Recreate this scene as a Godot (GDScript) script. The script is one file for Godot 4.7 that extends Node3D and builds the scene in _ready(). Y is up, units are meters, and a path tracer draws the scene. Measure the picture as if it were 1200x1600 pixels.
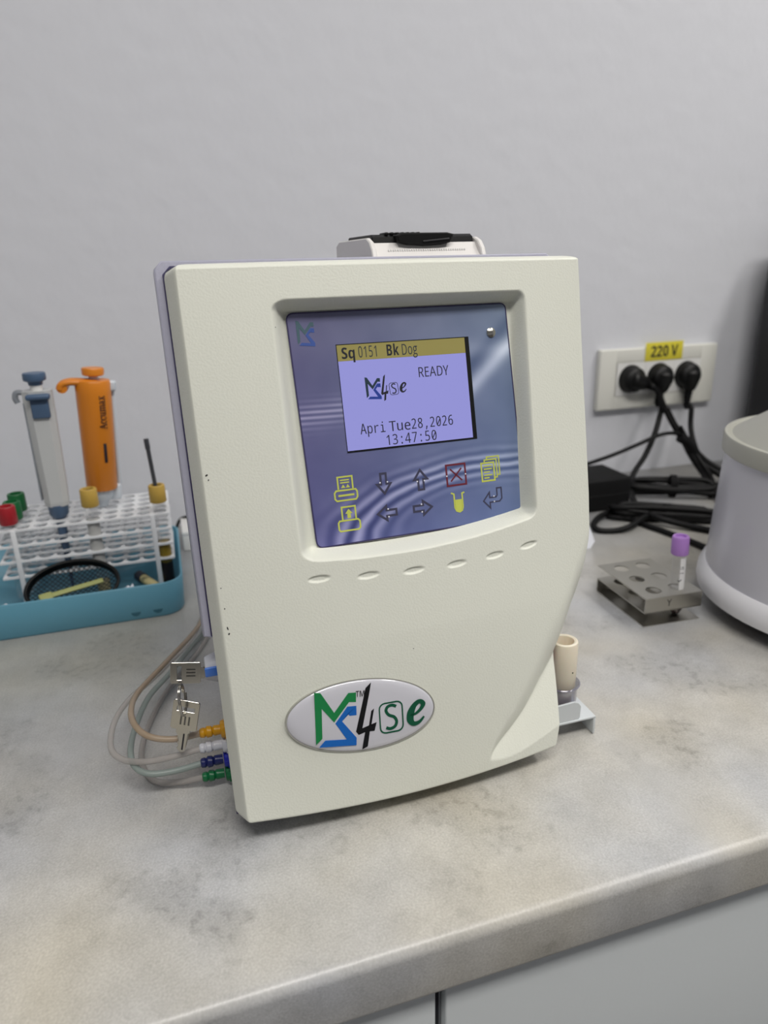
extends Node3D
# A bench-top analyser on a laboratory worktop. Metres; worktop surface at y = TOP.

const TOP := 0.90
const WALL_Z := -0.8406
const FONT_SANS := "Droid Sans"
const FONT_SERIF := "Droid Serif"
const FONT_MONO := "Droid Sans Mono"

var M := {}
var counts := {}

# ------------------------------------------------------------------ entry
func _ready() -> void:
	# camera
	var cam := Camera3D.new()
	cam.name = "camera"
	add_child(cam)
	cam.transform = Transform3D(Basis.from_euler(Vector3(deg_to_rad(-19.19), deg_to_rad(-16.781), deg_to_rad(-1.471)), EULER_ORDER_YXZ), V3(0, 0.29, 0))
	var at := CameraAttributesPhysical.new()
	at.frustum_focal_length = 16.5
	at.frustum_focus_distance = 0.39
	at.exposure_aperture = 5.2
	cam.attributes = at
	cam.near = 0.02
	cam.far = 50.0
	cam.fov = rad_to_deg(2.0 * atan(800.0 / 1100.0))
	cam.current = true
	# sky, exposure
	var env := Environment.new()
	env.background_mode = Environment.BG_COLOR
	env.background_color = Color(0.55, 0.6, 0.68)
	env.tonemap_mode = Environment.TONE_MAPPER_LINEAR
	env.tonemap_exposure = 1.0
	env.sdfgi_enabled = true
	env.ssao_enabled = true
	env.ssil_enabled = true
	var we := WorldEnvironment.new()
	we.name = "environment"
	we.environment = env
	add_child(we)
	make_materials()
	# lamps: two flat panels in the ceiling
	ceiling_lamp("ceiling_lamp", "long white ceiling light panel over the right end of the worktop", Vector3(1.25, 2.6, 0.05), Vector2(0.35, 1.2), 1.65)
	ceiling_lamp("ceiling_lamp", "long white ceiling light panel over the middle of the worktop", Vector3(0.1, 2.6, 0.5), Vector2(1.2, 0.35), 2.2)
	build_room()
	build_bench()
	build_analyzer()
	build_hoses()
	build_keys()
	build_sample_adapter()
	build_centrifuge()
	build_basket_and_rack()
	build_pipettes()
	build_outlet_and_cords()
	build_steel_rack()
	build_small_things()

# ------------------------------------------------------------------ naming helpers
func V3(x: float, h: float, z: float) -> Vector3:
	return Vector3(x, TOP + h, z)

func numbered(called: String) -> String:
	var n: int = counts.get(called, 0)
	counts[called] = n + 1
	return called if n == 0 else "%s_%03d" % [called, n]

func tag(o: Node, label: String, category := "", group := "", kind := "") -> void:
	if label: o.set_meta("label", label)
	if category: o.set_meta("category", category)
	if group: o.set_meta("group", group)
	if kind: o.set_meta("kind", kind)

func thing(called: String, label: String, category: String, where := Vector3.ZERO, group := "") -> Node3D:
	var o := Node3D.new()
	o.name = numbered(called)
	add_child(o, true)
	o.position = where
	tag(o, label, category, group)
	return o

func part(called: String, st: SurfaceTool, m: Material, parent: Node3D = null) -> MeshInstance3D:
	st.generate_normals()
	return part_mesh(called, st.commit(), m, parent)

func part_mesh(called: String, mesh: Mesh, m: Material, parent: Node3D = null) -> MeshInstance3D:
	var o := MeshInstance3D.new()
	if parent == null:
		o.name = numbered(called)
		add_child(o, true)
	else:
		var k := 0
		var nm := called
		while parent.has_node(NodePath(nm)):
			k += 1
			nm = "%s_%03d" % [called, k]
		o.name = nm
		parent.add_child(o, true)
	o.mesh = mesh
	o.material_override = m
	return o

func struct(called: String, st: SurfaceTool, m: Material) -> MeshInstance3D:
	var o := part(called, st, m)
	o.set_meta("kind", "structure")
	return o

func begin() -> SurfaceTool:
	var st := SurfaceTool.new()
	st.begin(Mesh.PRIMITIVE_TRIANGLES)
	st.set_smooth_group(-1)
	return st

# ------------------------------------------------------------------ shape helpers
func vert(st: SurfaceTool, p: Vector3, uv := Vector2.ZERO) -> void:
	st.set_uv(uv)
	st.add_vertex(p)

# corners counter-clockwise seen from outside
func quad(st: SurfaceTool, a: Vector3, b: Vector3, c: Vector3, d: Vector3) -> void:
	vert(st, a); vert(st, c); vert(st, b)
	vert(st, a); vert(st, d); vert(st, c)

func tri(st: SurfaceTool, a: Vector3, b: Vector3, c: Vector3) -> void:
	vert(st, a); vert(st, c); vert(st, b)

# box with rounded edges, size is full
func rbox(st: SurfaceTool, c: Vector3, size: Vector3, r := 0.001, k := 2, basis := Basis.IDENTITY) -> void:
	var hs := size * 0.5
	r = minf(r, minf(hs.x, minf(hs.y, hs.z)) * 0.98)
	st.set_smooth_group(0)
	for axis in 3:
		for s in [-1.0, 1.0]:
			var ua := (axis + 1) % 3
			var va := (axis + 2) % 3
			var gu: Array = []
			var gv: Array = []
			for i in k + 1:
				gu.append(-hs[ua] + r * i / k)
				gv.append(-hs[va] + r * i / k)
			for i in k + 1:
				gu.append(hs[ua] - r + r * i / k)
				gv.append(hs[va] - r + r * i / k)
			var pts: Array = []
			for u in gu:
				var row: Array = []
				for v in gv:
					var p := Vector3.ZERO
					p[axis] = s * hs[axis]
					p[ua] = u
					p[va] = v
					var q := Vector3(clampf(p.x, -hs.x + r, hs.x - r), clampf(p.y, -hs.y + r, hs.y - r), clampf(p.z, -hs.z + r, hs.z - r))
					var d := (p - q)
					row.append(c + basis * (q + d.normalized() * r))
				pts.append(row)
			for i in gu.size() - 1:
				for j in gv.size() - 1:
					if s > 0:
						quad(st, pts[i][j], pts[i + 1][j], pts[i + 1][j + 1], pts[i][j + 1])
					else:
						quad(st, pts[i][j], pts[i][j + 1], pts[i + 1][j + 1], pts[i + 1][j])

# plain box, hard edges
func box(st: SurfaceTool, c: Vector3, size: Vector3) -> void:
	var h := size * 0.5
	st.set_smooth_group(-1)
	var p := func(x, y, z): return c + Vector3(x * h.x, y * h.y, z * h.z)
	quad(st, p.call(-1, -1, 1), p.call(1, -1, 1), p.call(1, 1, 1), p.call(-1, 1, 1))
	quad(st, p.call(1, -1, -1), p.call(-1, -1, -1), p.call(-1, 1, -1), p.call(1, 1, -1))
	quad(st, p.call(1, -1, 1), p.call(1, -1, -1), p.call(1, 1, -1), p.call(1, 1, 1))
	quad(st, p.call(-1, -1, -1), p.call(-1, -1, 1), p.call(-1, 1, 1), p.call(-1, 1, -1))
	quad(st, p.call(-1, 1, 1), p.call(1, 1, 1), p.call(1, 1, -1), p.call(-1, 1, -1))
	quad(st, p.call(-1, -1, -1), p.call(1, -1, -1), p.call(1, -1, 1), p.call(-1, -1, 1))

# surface of revolution about basis.y through c; profile of (radius, height), outside walked upwards
func lathe(st: SurfaceTool, profile: Array, segs := 32, c := Vector3.ZERO, basis := Basis.IDENTITY) -> void:
	var g := 1
	for k in profile.size() - 1:
		if k > 0:
			var a: Vector2 = (profile[k] - profile[k - 1])
			var b: Vector2 = (profile[k + 1] - profile[k])
			if absf(a.angle_to(b)) > 0.6:
				g = g % 20 + 1
		st.set_smooth_group(g)
		var p0: Vector2 = profile[k]
		var p1: Vector2 = profile[k + 1]
		for i in segs:
			var t0 := TAU * i / segs
			var t1 := TAU * (i + 1) / segs
			var a0 := c + basis * Vector3(p0.x * cos(t0), p0.y, p0.x * sin(t0))
			var a1 := c + basis * Vector3(p0.x * cos(t1), p0.y, p0.x * sin(t1))
			var b0 := c + basis * Vector3(p1.x * cos(t0), p1.y, p1.x * sin(t0))
			var b1 := c + basis * Vector3(p1.x * cos(t1), p1.y, p1.x * sin(t1))
			if p0.x < 1e-6:
				tri(st, a0, b0, b1)
			elif p1.x < 1e-6:
				tri(st, a1, a0, b0)
			else:
				quad(st, a1, a0, b0, b1)

func spline(pts: Array, n := 8, closed := false) -> Array:
	var out: Array = []
	var c := pts.size()
	var last := c if closed else c - 1
	for i in last:
		var p0 = pts[(i - 1 + c) % c] if closed or i > 0 else pts[0] * 2.0 - pts[1]
		var p1 = pts[i]
		var p2 = pts[(i + 1) % c]
		var p3 = pts[(i + 2) % c] if closed or i + 2 < c else p2 * 2.0 - p1
		for k in n:
			var t := float(k) / n
			out.append(0.5 * ((2.0 * p1) + (p2 - p0) * t + (2.0 * p0 - 5.0 * p1 + 4.0 * p2 - p3) * t * t + (3.0 * p1 - p0 - 3.0 * p2 + p3) * t * t * t))
	if not closed:
		out.append(pts[c - 1])
	return out

# round tube along points
func tube(st: SurfaceTool, pts: Array, r: float, segs := 10, closed := false) -> void:
	st.set_smooth_group(30)
	var n := pts.size()
	var rings: Array = []
	var nx := Vector3.UP
	var t0: Vector3 = (pts[1] - pts[0]).normalized()
	if absf(t0.dot(nx)) > 0.9:
		nx = Vector3.RIGHT
	for i in n:
		var a: Vector3 = pts[(i - 1 + n) % n] if closed or i > 0 else pts[i]
		var b: Vector3 = pts[(i + 1) % n] if closed or i < n - 1 else pts[i]
		var t := (b - a).normalized()
		nx = (nx - t * nx.dot(t)).normalized()
		var ny := t.cross(nx)
		var ring: Array = []
		for k in segs:
			var w := TAU * k / segs
			ring.append(pts[i] + (nx * cos(w) + ny * sin(w)) * r)
		rings.append(ring)
	var m := n if closed else n - 1
	for i in m:
		var ra: Array = rings[i]
		var rb: Array = rings[(i + 1) % n]
		for k in segs:
			var k1 := (k + 1) % segs
			quad(st, ra[k], ra[k1], rb[k1], rb[k])
	if not closed:
		st.set_smooth_group(-1)
		for k in segs:
			var k1 := (k + 1) % segs
			tri(st, pts[0], rings[0][k1], rings[0][k])
			tri(st, pts[n - 1], rings[n - 1][k], rings[n - 1][k1])

# prism from a polygon in x, y between z0 and z1 (z1 faces the viewer); c chamfers both rims
func prism(st: SurfaceTool, poly: Array, z0: float, z1: float, c := 0.0, xf := Transform3D.IDENTITY) -> void:
	var P := PackedVector2Array(poly)
	if Geometry2D.is_polygon_clockwise(P):
		P.reverse()
	var n := P.size()
	var inner := PackedVector2Array()
	for i in n:
		var a := (P[i] - P[(i - 1 + n) % n]).normalized()
		var b := (P[(i + 1) % n] - P[i]).normalized()
		var na := Vector2(-a.y, a.x)
		var nb := Vector2(-b.y, b.x)
		var m := (na + nb)
		var l := m.length_squared()
		m = m * (2.0 / l) if l > 0.2 else na
		inner.append(P[i] + m * c)
	var idx := Geometry2D.triangulate_polygon(inner)
	st.set_smooth_group(-1)
	for k in range(0, idx.size(), 3):
		var a := inner[idx[k]]
		var b := inner[idx[k + 1]]
		var d := inner[idx[k + 2]]
		if (b - a).cross(d - a) < 0:
			var s := b
			b = d
			d = s
		tri(st, xf * Vector3(a.x, a.y, z1), xf * Vector3(b.x, b.y, z1), xf * Vector3(d.x, d.y, z1))
		tri(st, xf * Vector3(a.x, a.y, z0), xf * Vector3(d.x, d.y, z0), xf * Vector3(b.x, b.y, z0))
	var levels: Array = [[inner, z0], [P, z0 + c], [P, z1 - c], [inner, z1]] if c > 0 else [[P, z0], [P, z1]]
	for l in levels.size() - 1:
		for i in n:
			var j := (i + 1) % n
			var e0 := (P[j] - P[i]).normalized()
			var g := 2 if n > 12 else -1
			st.set_smooth_group(g + l if g > 0 else -1)
			var A: PackedVector2Array = levels[l][0]
			var B: PackedVector2Array = levels[l + 1][0]
			var za: float = levels[l][1]
			var zb: float = levels[l + 1][1]
			quad(st, xf * Vector3(A[i].x, A[i].y, za), xf * Vector3(A[j].x, A[j].y, za), xf * Vector3(B[j].x, B[j].y, zb), xf * Vector3(B[i].x, B[i].y, zb))

func round_rect(x0: float, y0: float, x1: float, y1: float, r: float, k := 4) -> Array:
	var out: Array = []
	for q in [[x1 - r, y1 - r, 0.0], [x0 + r, y1 - r, PI / 2], [x0 + r, y0 + r, PI], [x1 - r, y0 + r, 1.5 * PI]]:
		for i in k + 1:
			var t: float = q[2] + PI / 2 * i / k
			out.append(Vector2(q[0] + r * cos(t), q[1] + r * sin(t)))
	return out

func ellipse(cx: float, cy: float, a: float, b: float, rot := 0.0, n := 48) -> Array:
	var out: Array = []
	for i in n:
		out.append(Vector2(cx, cy) + Vector2(a * cos(TAU * i / n), b * sin(TAU * i / n)).rotated(rot))
	return out

# flat ribbon of given width along a 2D path
func stroke(st: SurfaceTool, pts: Array, w, z0: float, z1: float, closed := false, xf := Transform3D.IDENTITY) -> void:
	var n := pts.size()
	var L: Array = []
	var Rr: Array = []
	for i in n:
		var a: Vector2 = (pts[i] - pts[(i - 1 + n) % n]).normalized() if closed or i > 0 else (pts[1] - pts[0]).normalized()
		var b: Vector2 = (pts[(i + 1) % n] - pts[i]).normalized() if closed or i < n - 1 else a
		var m := Vector2(-a.y, a.x) + Vector2(-b.y, b.x)
		var l := m.length_squared()
		m = m * (2.0 / l) if l > 0.35 else Vector2(-a.y, a.x)
		var ww: float = (w[i] if w is Array else w) * 0.5
		L.append(pts[i] + m * ww)
		Rr.append(pts[i] - m * ww)
	st.set_smooth_group(-1)
	var seg := n if closed else n - 1
	for i in seg:
		var j := (i + 1) % n
		var c := func(p: Vector2, z: float) -> Vector3: return xf * Vector3(p.x, p.y, z)
		quad(st, c.call(Rr[i], z1), c.call(Rr[j], z1), c.call(L[j], z1), c.call(L[i], z1))
		quad(st, c.call(L[i], z1), c.call(L[j], z1), c.call(L[j], z0), c.call(L[i], z0))
		quad(st, c.call(Rr[i], z0), c.call(Rr[j], z0), c.call(Rr[j], z1), c.call(Rr[i], z1))
	if not closed:
		for e in [0, n - 1]:
			var c := func(p: Vector2, z: float) -> Vector3: return xf * Vector3(p.x, p.y, z)
			quad(st, c.call(Rr[e], z0), c.call(Rr[e], z1), c.call(L[e], z1), c.call(L[e], z0))

# text of a given em height, centred or left, thin, facing +z of xf
func text(called: String, s: String, em: float, font: String, bold: bool, m: Material, parent: Node3D, xf: Transform3D, left := true, depth := 0.0002, italic := false, squeeze := 1.0) -> MeshInstance3D:
	var f := SystemFont.new()
	f.font_names = PackedStringArray([font])
	f.font_weight = 700 if bold else 400
	f.font_italic = italic
	var t := TextMesh.new()
	t.font = f
	t.text = s
	t.font_size = 48
	t.pixel_size = em / 48.0
	t.depth = depth
	t.curve_step = 1.0
	t.horizontal_alignment = HORIZONTAL_ALIGNMENT_LEFT if left else HORIZONTAL_ALIGNMENT_CENTER
	t.vertical_alignment = VERTICAL_ALIGNMENT_CENTER
	var o := part_mesh(called, t, m, parent)
	o.transform = xf * Transform3D(Basis.from_scale(Vector3(squeeze, 1, 1)), Vector3.ZERO)
	return o

# plate with a grid of round holes, lying in x, z; from corner (x0, z0) with nx by nz cells
func holed_plate(st: SurfaceTool, x0: float, z0: float, nx: int, nz: int, px: float, pz: float, r: float, y0: float, y1: float, mx := 0.0, mz := 0.0, segs := 16) -> void:
	for i in nx:
		for j in nz:
			var c := Vector2(x0 + px * (i + 0.5), z0 + pz * (j + 0.5))
			for k in segs:
				var q: Array = []
				for kk in [k, k + 1]:
					var t: float = TAU * kk / segs
					var d := Vector2(cos(t), sin(t))
					var m := maxf(absf(d.x), absf(d.y))
					q.append(c + d * r)
					q.append(c + Vector2(d.x / m * px * 0.5, d.y / m * pz * 0.5))
				var f := func(p: Vector2, y: float) -> Vector3: return Vector3(p.x, y, p.y)
				st.set_smooth_group(-1)
				quad(st, f.call(q[0], y1), f.call(q[2], y1), f.call(q[3], y1), f.call(q[1], y1))
				quad(st, f.call(q[0], y0), f.call(q[1], y0), f.call(q[3], y0), f.call(q[2], y0))
				st.set_smooth_group(5)
				quad(st, f.call(q[0], y0), f.call(q[2], y0), f.call(q[2], y1), f.call(q[0], y1))
	var w := nx * px
	var l := nz * pz
	var ym := (y0 + y1) * 0.5
	var th := y1 - y0
	if mx > 0:
		box(st, Vector3(x0 - mx / 2, ym, z0 + l / 2), Vector3(mx, th, l))
		box(st, Vector3(x0 + w + mx / 2, ym, z0 + l / 2), Vector3(mx, th, l))
	if mz > 0:
		box(st, Vector3(x0 + w / 2, ym, z0 - mz / 2), Vector3(w + 2 * mx, th, mz))
		box(st, Vector3(x0 + w / 2, ym, z0 + l + mz / 2), Vector3(w + 2 * mx, th, mz))
	if mx == 0.0 and mz == 0.0:
		for s in [-1, 1]:
			var x := x0 + (w if s > 0 else 0.0)
			var z := z0 + (l if s > 0 else 0.0)
			if s > 0:
				quad(st, Vector3(x, y0, z0 + l), Vector3(x, y0, z0), Vector3(x, y1, z0), Vector3(x, y1, z0 + l))
				quad(st, Vector3(x0, y0, z), Vector3(x0 + w, y0, z), Vector3(x0 + w, y1, z), Vector3(x0, y1, z))
			else:
				quad(st, Vector3(x, y0, z0), Vector3(x, y0, z0 + l), Vector3(x, y1, z0 + l), Vector3(x, y1, z0))
				quad(st, Vector3(x0 + w, y0, z), Vector3(x0, y0, z), Vector3(x0, y1, z), Vector3(x0 + w, y1, z))

func frame_to(dir: Vector3) -> Basis:   # basis whose y runs along dir
	var y := dir.normalized()
	var x := y.cross(Vector3.FORWARD if absf(y.z) < 0.9 else Vector3.RIGHT).normalized()
	return Basis(x, y, x.cross(y))

# ------------------------------------------------------------------ materials
func mat(c: Color, rough := 0.5, metal := 0.0, spec := 0.5) -> StandardMaterial3D:
	var m := StandardMaterial3D.new()
	m.albedo_color = c
	m.roughness = rough
	m.metallic = metal
	m.metallic_specular = spec
	return m

func grain(m: StandardMaterial3D, freq: float, strength: float, scale: float, seed_ := 1, world := true) -> StandardMaterial3D:
	var n := FastNoiseLite.new()
	n.noise_type = FastNoiseLite.TYPE_SIMPLEX_SMOOTH
	n.frequency = freq
	n.fractal_octaves = 3
	n.seed = seed_
	var t := NoiseTexture2D.new()
	t.width = 512
	t.height = 512
	t.seamless = true
	t.noise = n
	m.heightmap_enabled = true
	m.heightmap_texture = t
	m.heightmap_scale = strength
	m.uv1_triplanar = true
	m.uv1_world_triplanar = world
	m.uv1_scale = Vector3.ONE * scale
	return m

func clear(c: Color, a: float, rough := 0.08) -> StandardMaterial3D:
	var m := mat(c, rough)
	m.albedo_color.a = a
	m.transparency = BaseMaterial3D.TRANSPARENCY_ALPHA
	m.cull_mode = BaseMaterial3D.CULL_DISABLED
	return m

func make_materials() -> void:
	M.wall = grain(mat(Color(0.838, 0.845, 0.868), 0.85), 0.02, 0.05, 2.5, 3)
	M.ceiling = mat(Color(0.9, 0.9, 0.9), 0.9)
	M.floor = grain(mat(Color(0.42, 0.41, 0.40), 0.5), 0.03, 0.02, 1.5, 4)
	M.cover = grain(mat(Color(0.868, 0.875, 0.830), 0.42), 0.13, 0.010, 9.0, 5, false)
	M.housing = grain(mat(Color(0.66, 0.66, 0.725), 0.45), 0.06, 0.012, 9.0, 6)
	M.seam = mat(Color(0.2, 0.18, 0.34), 0.5)
	M.black = mat(Color(0.025, 0.026, 0.03), 0.5, 0.0, 0.4)
	M.black_matte = mat(Color(0.032, 0.033, 0.038), 0.7, 0.0, 0.35)
	M.cord = mat(Color(0.018, 0.018, 0.022), 0.55, 0.0, 0.35)
	M.dark = mat(Color(0.12, 0.12, 0.14), 0.5)
	M.white = mat(Color(0.86, 0.86, 0.85), 0.4)
	M.white_warm = mat(Color(0.87, 0.86, 0.81), 0.4)
	M.printer = mat(Color(0.86, 0.85, 0.84), 0.45)
	M.cabinet = grain(mat(Color(0.85, 0.87, 0.875), 0.5), 0.05, 0.004, 6.0, 7)
	M.carcass = mat(Color(0.45, 0.45, 0.47), 0.6)
	M.alu = mat(Color(0.55, 0.56, 0.58), 0.35, 0.7)
	M.steel = mat(Color(0.74, 0.73, 0.70), 0.36, 1.0)
	M.chrome = mat(Color(0.75, 0.74, 0.71), 0.22, 1.0)
	M.chrome_dark = mat(Color(0.42, 0.42, 0.41), 0.28, 1.0)
	M.icon_yellow = mat(Color(0.77, 0.80, 0.36), 0.5)
	M.icon_grey = mat(Color(0.24, 0.24, 0.33), 0.5)
	M.icon_red = mat(Color(0.42, 0.14, 0.20), 0.5)
	M.icon_white = mat(Color(0.92, 0.92, 0.95), 0.3)
	M.logo_green = mat(Color(0.10, 0.50, 0.27), 0.3)
	M.logo_deep = mat(Color(0.03, 0.32, 0.22), 0.3)
	M.logo_blue = mat(Color(0.09, 0.39, 0.72), 0.3)
	M.logo_black = mat(Color(0.03, 0.035, 0.05), 0.3)
	M.badge = mat(Color(0.80, 0.80, 0.83), 0.18)
	M.badge.clearcoat_enabled = true
	M.badge.clearcoat = 0.8
	M.badge.clearcoat_roughness = 0.05
	M.badge_rim = mat(Color(0.62, 0.62, 0.59), 0.4)
	M.lcd = mat(Color(0.12, 0.12, 0.18), 0.3)
	M.lcd.emission_enabled = true
	M.lcd.emission = Color(0.645, 0.645, 0.935)
	M.lcd.emission_energy_multiplier = 0.74
	M.lcd_band = mat(Color(0.12, 0.11, 0.04), 0.3)
	M.lcd_band.emission_enabled = true
	M.lcd_band.emission = Color(0.60, 0.56, 0.33)
	M.lcd_band.emission_energy_multiplier = 0.8
	M.ink = mat(Color(0.06, 0.07, 0.13), 0.6)
	M.ink_soft = mat(Color(0.12, 0.16, 0.22), 0.6)
	M.lcd_green = mat(Color(0.10, 0.20, 0.26), 0.5)
	M.lcd_blue = mat(Color(0.12, 0.24, 0.60), 0.5)
	M.pale_green = mat(Color(0.27, 0.38, 0.42), 0.5)
	M.pale_blue = mat(Color(0.23, 0.34, 0.62), 0.5)
	M.scuff = mat(Color(0.10, 0.10, 0.09), 0.8)
	M.beige = mat(Color(0.91, 0.87, 0.79), 0.4)
	M.beige.subsurf_scatter_enabled = true
	M.beige.subsurf_scatter_strength = 0.1
	M.smoke = clear(Color(0.5, 0.5, 0.62), 0.35)
	M.bracket = mat(Color(0.80, 0.82, 0.83), 0.35)
	M.hose = mat(Color(0.70, 0.68, 0.66), 0.25)
	M.hose.albedo_color.a = 0.5
	M.hose.transparency = BaseMaterial3D.TRANSPARENCY_ALPHA
	M.hose.roughness = 0.3
	M.hose_amber = mat(Color(0.68, 0.60, 0.50), 0.3)
	M.hose_amber.albedo_color.a = 0.68
	M.hose_amber.transparency = BaseMaterial3D.TRANSPARENCY_ALPHA
	M.hose_green = mat(Color(0.58, 0.63, 0.61), 0.3)
	M.hose_green.albedo_color.a = 0.68
	M.hose_green.transparency = BaseMaterial3D.TRANSPARENCY_ALPHA
	M.fit_yellow = mat(Color(0.80, 0.58, 0.08), 0.35)
	M.fit_white = mat(Color(0.80, 0.81, 0.84), 0.3)
	M.fit_blue = mat(Color(0.07, 0.12, 0.62), 0.35)
	M.fit_blue_dark = mat(Color(0.09, 0.13, 0.36), 0.35)
	M.fit_green = mat(Color(0.05, 0.42, 0.24), 0.35)
	M.lock_blue = mat(Color(0.30, 0.50, 0.85), 0.3)
	M.cent = mat(Color(0.80, 0.80, 0.83), 0.25)
	M.cent_base = mat(Color(0.91, 0.91, 0.92), 0.3)
	M.cent_lid = grain(mat(Color(0.60, 0.60, 0.57), 0.4), 0.05, 0.006, 6.0, 9)
	M.cent_rim = mat(Color(0.66, 0.66, 0.62), 0.35)
	M.basket = mat(Color(0.40, 0.63, 0.71), 0.35)
	M.basket.backlight_enabled = true
	M.basket.backlight = Color(0.25, 0.5, 0.6)
	M.basket_dark = mat(Color(0.2, 0.42, 0.5), 0.4)
	M.rack = mat(Color(0.90, 0.91, 0.92), 0.35)
	M.rack.backlight_enabled = true
	M.rack.backlight = Color(0.35, 0.36, 0.37)
	M.cap_yellow = mat(Color(0.74, 0.61, 0.28), 0.45)
	M.cap_red = mat(Color(0.62, 0.10, 0.14), 0.4)
	M.cap_green = mat(Color(0.05, 0.38, 0.19), 0.4)
	M.cap_purple = mat(Color(0.68, 0.50, 0.79), 0.45)
	M.glass = clear(Color(0.86, 0.86, 0.86), 0.07)
	M.serum = mat(Color(0.50, 0.42, 0.10), 0.3)
	M.clot = mat(Color(0.09, 0.05, 0.05), 0.35)
	M.gel = mat(Color(0.62, 0.58, 0.44), 0.5)
	M.blood = mat(Color(0.16, 0.02, 0.05), 0.3)
	M.label_white = mat(Color(0.9, 0.9, 0.9), 0.6)
	M.label_cream = mat(Color(0.88, 0.82, 0.60), 0.6)
	M.stick = mat(Color(0.24, 0.25, 0.27), 0.45)
	M.pip_grey = mat(Color(0.76, 0.77, 0.77), 0.35)
	M.pip_grey_dark = mat(Color(0.55, 0.57, 0.60), 0.4)
	M.pip_blue = mat(Color(0.28, 0.37, 0.48), 0.4)
	M.pip_orange = mat(Color(0.85, 0.51, 0.12), 0.35)
	M.pip_clear = mat(Color(0.80, 0.83, 0.86), 0.3)
	M.plate = mat(Color(0.86, 0.86, 0.83), 0.4)
	M.socket = mat(Color(0.90, 0.90, 0.89), 0.35)
	M.sticker = mat(Color(0.85, 0.80, 0.24), 0.6)
	M.pen = mat(Color(0.62, 0.64, 0.40), 0.45)
	M.paper = mat(Color(0.90, 0.91, 0.94), 0.7)
	M.appliance = mat(Color(0.10, 0.10, 0.115), 0.5)
	M.diffuser = mat(Color(0.95, 0.95, 0.95), 0.5)
	M.diffuser.emission_enabled = true
	M.diffuser.emission = Color(1.0, 0.99, 0.97)
	M.diffuser.emission_energy_multiplier = 2.0
	M.worktop = worktop_material()
	M.membrane = membrane_material()

func worktop_material() -> StandardMaterial3D:
	var S := 1024
	var a := FastNoiseLite.new(); a.seed = 11; a.frequency = 0.0045; a.fractal_octaves = 5; a.domain_warp_enabled = true; a.domain_warp_amplitude = 40
	var b := FastNoiseLite.new(); b.seed = 12; b.frequency = 0.016; b.fractal_octaves = 4
	var c := FastNoiseLite.new(); c.seed = 13; c.frequency = 0.38; c.fractal_octaves = 2
	var e := FastNoiseLite.new(); e.seed = 15; e.frequency = 0.06; e.fractal_octaves = 4
	var ie := e.get_seamless_image(S, S).get_data()
	var w := FastNoiseLite.new(); w.seed = 14; w.frequency = 0.0035; w.fractal_octaves = 3
	var ia := a.get_seamless_image(S, S).get_data()
	var ib := b.get_seamless_image(S, S).get_data()
	var ic := c.get_seamless_image(S, S).get_data()
	var iw := w.get_seamless_image(S, S).get_data()
	var out := PackedByteArray()
	out.resize(S * S * 3)
	for i in S * S:
		var fa := ia[i] / 255.0
		var fb := ib[i] / 255.0
		var fc := ic[i] / 255.0
		var fw := iw[i] / 255.0
		var patch := smoothstep(0.56, 0.80, fa) * (0.35 + 0.9 * fb)
		var v := 0.722 - 0.07 * patch + 0.075 * (fb - 0.5) + 0.13 * (fc - 0.5)
		var fe := ie[i] / 255.0
		v -= (0.25 + patch) * smoothstep(0.52, 0.78, fe) * 0.065
		var warm := (fw - 0.45) * 0.05
		out[i * 3] = int(clampf(v + warm, 0, 1) * 255)
		out[i * 3 + 1] = int(clampf(v - 0.004 + warm * 0.4, 0, 1) * 255)
		out[i * 3 + 2] = int(clampf(v - 0.018 - warm, 0, 1) * 255)
	var m := mat(Color.WHITE, 0.33)
	m.albedo_texture = ImageTexture.create_from_image(Image.create_from_data(S, S, false, Image.FORMAT_RGB8, out))
	m.uv1_triplanar = true
	m.uv1_world_triplanar = true
	m.uv1_scale = Vector3.ONE * 1.7
	m.uv1_offset = Vector3(0.13, 0.0, 0.27)
	m.heightmap_enabled = true
	m.heightmap_texture = ImageTexture.create_from_image(c.get_seamless_image(S, S))
	m.heightmap_scale = 0.012
	return m

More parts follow.
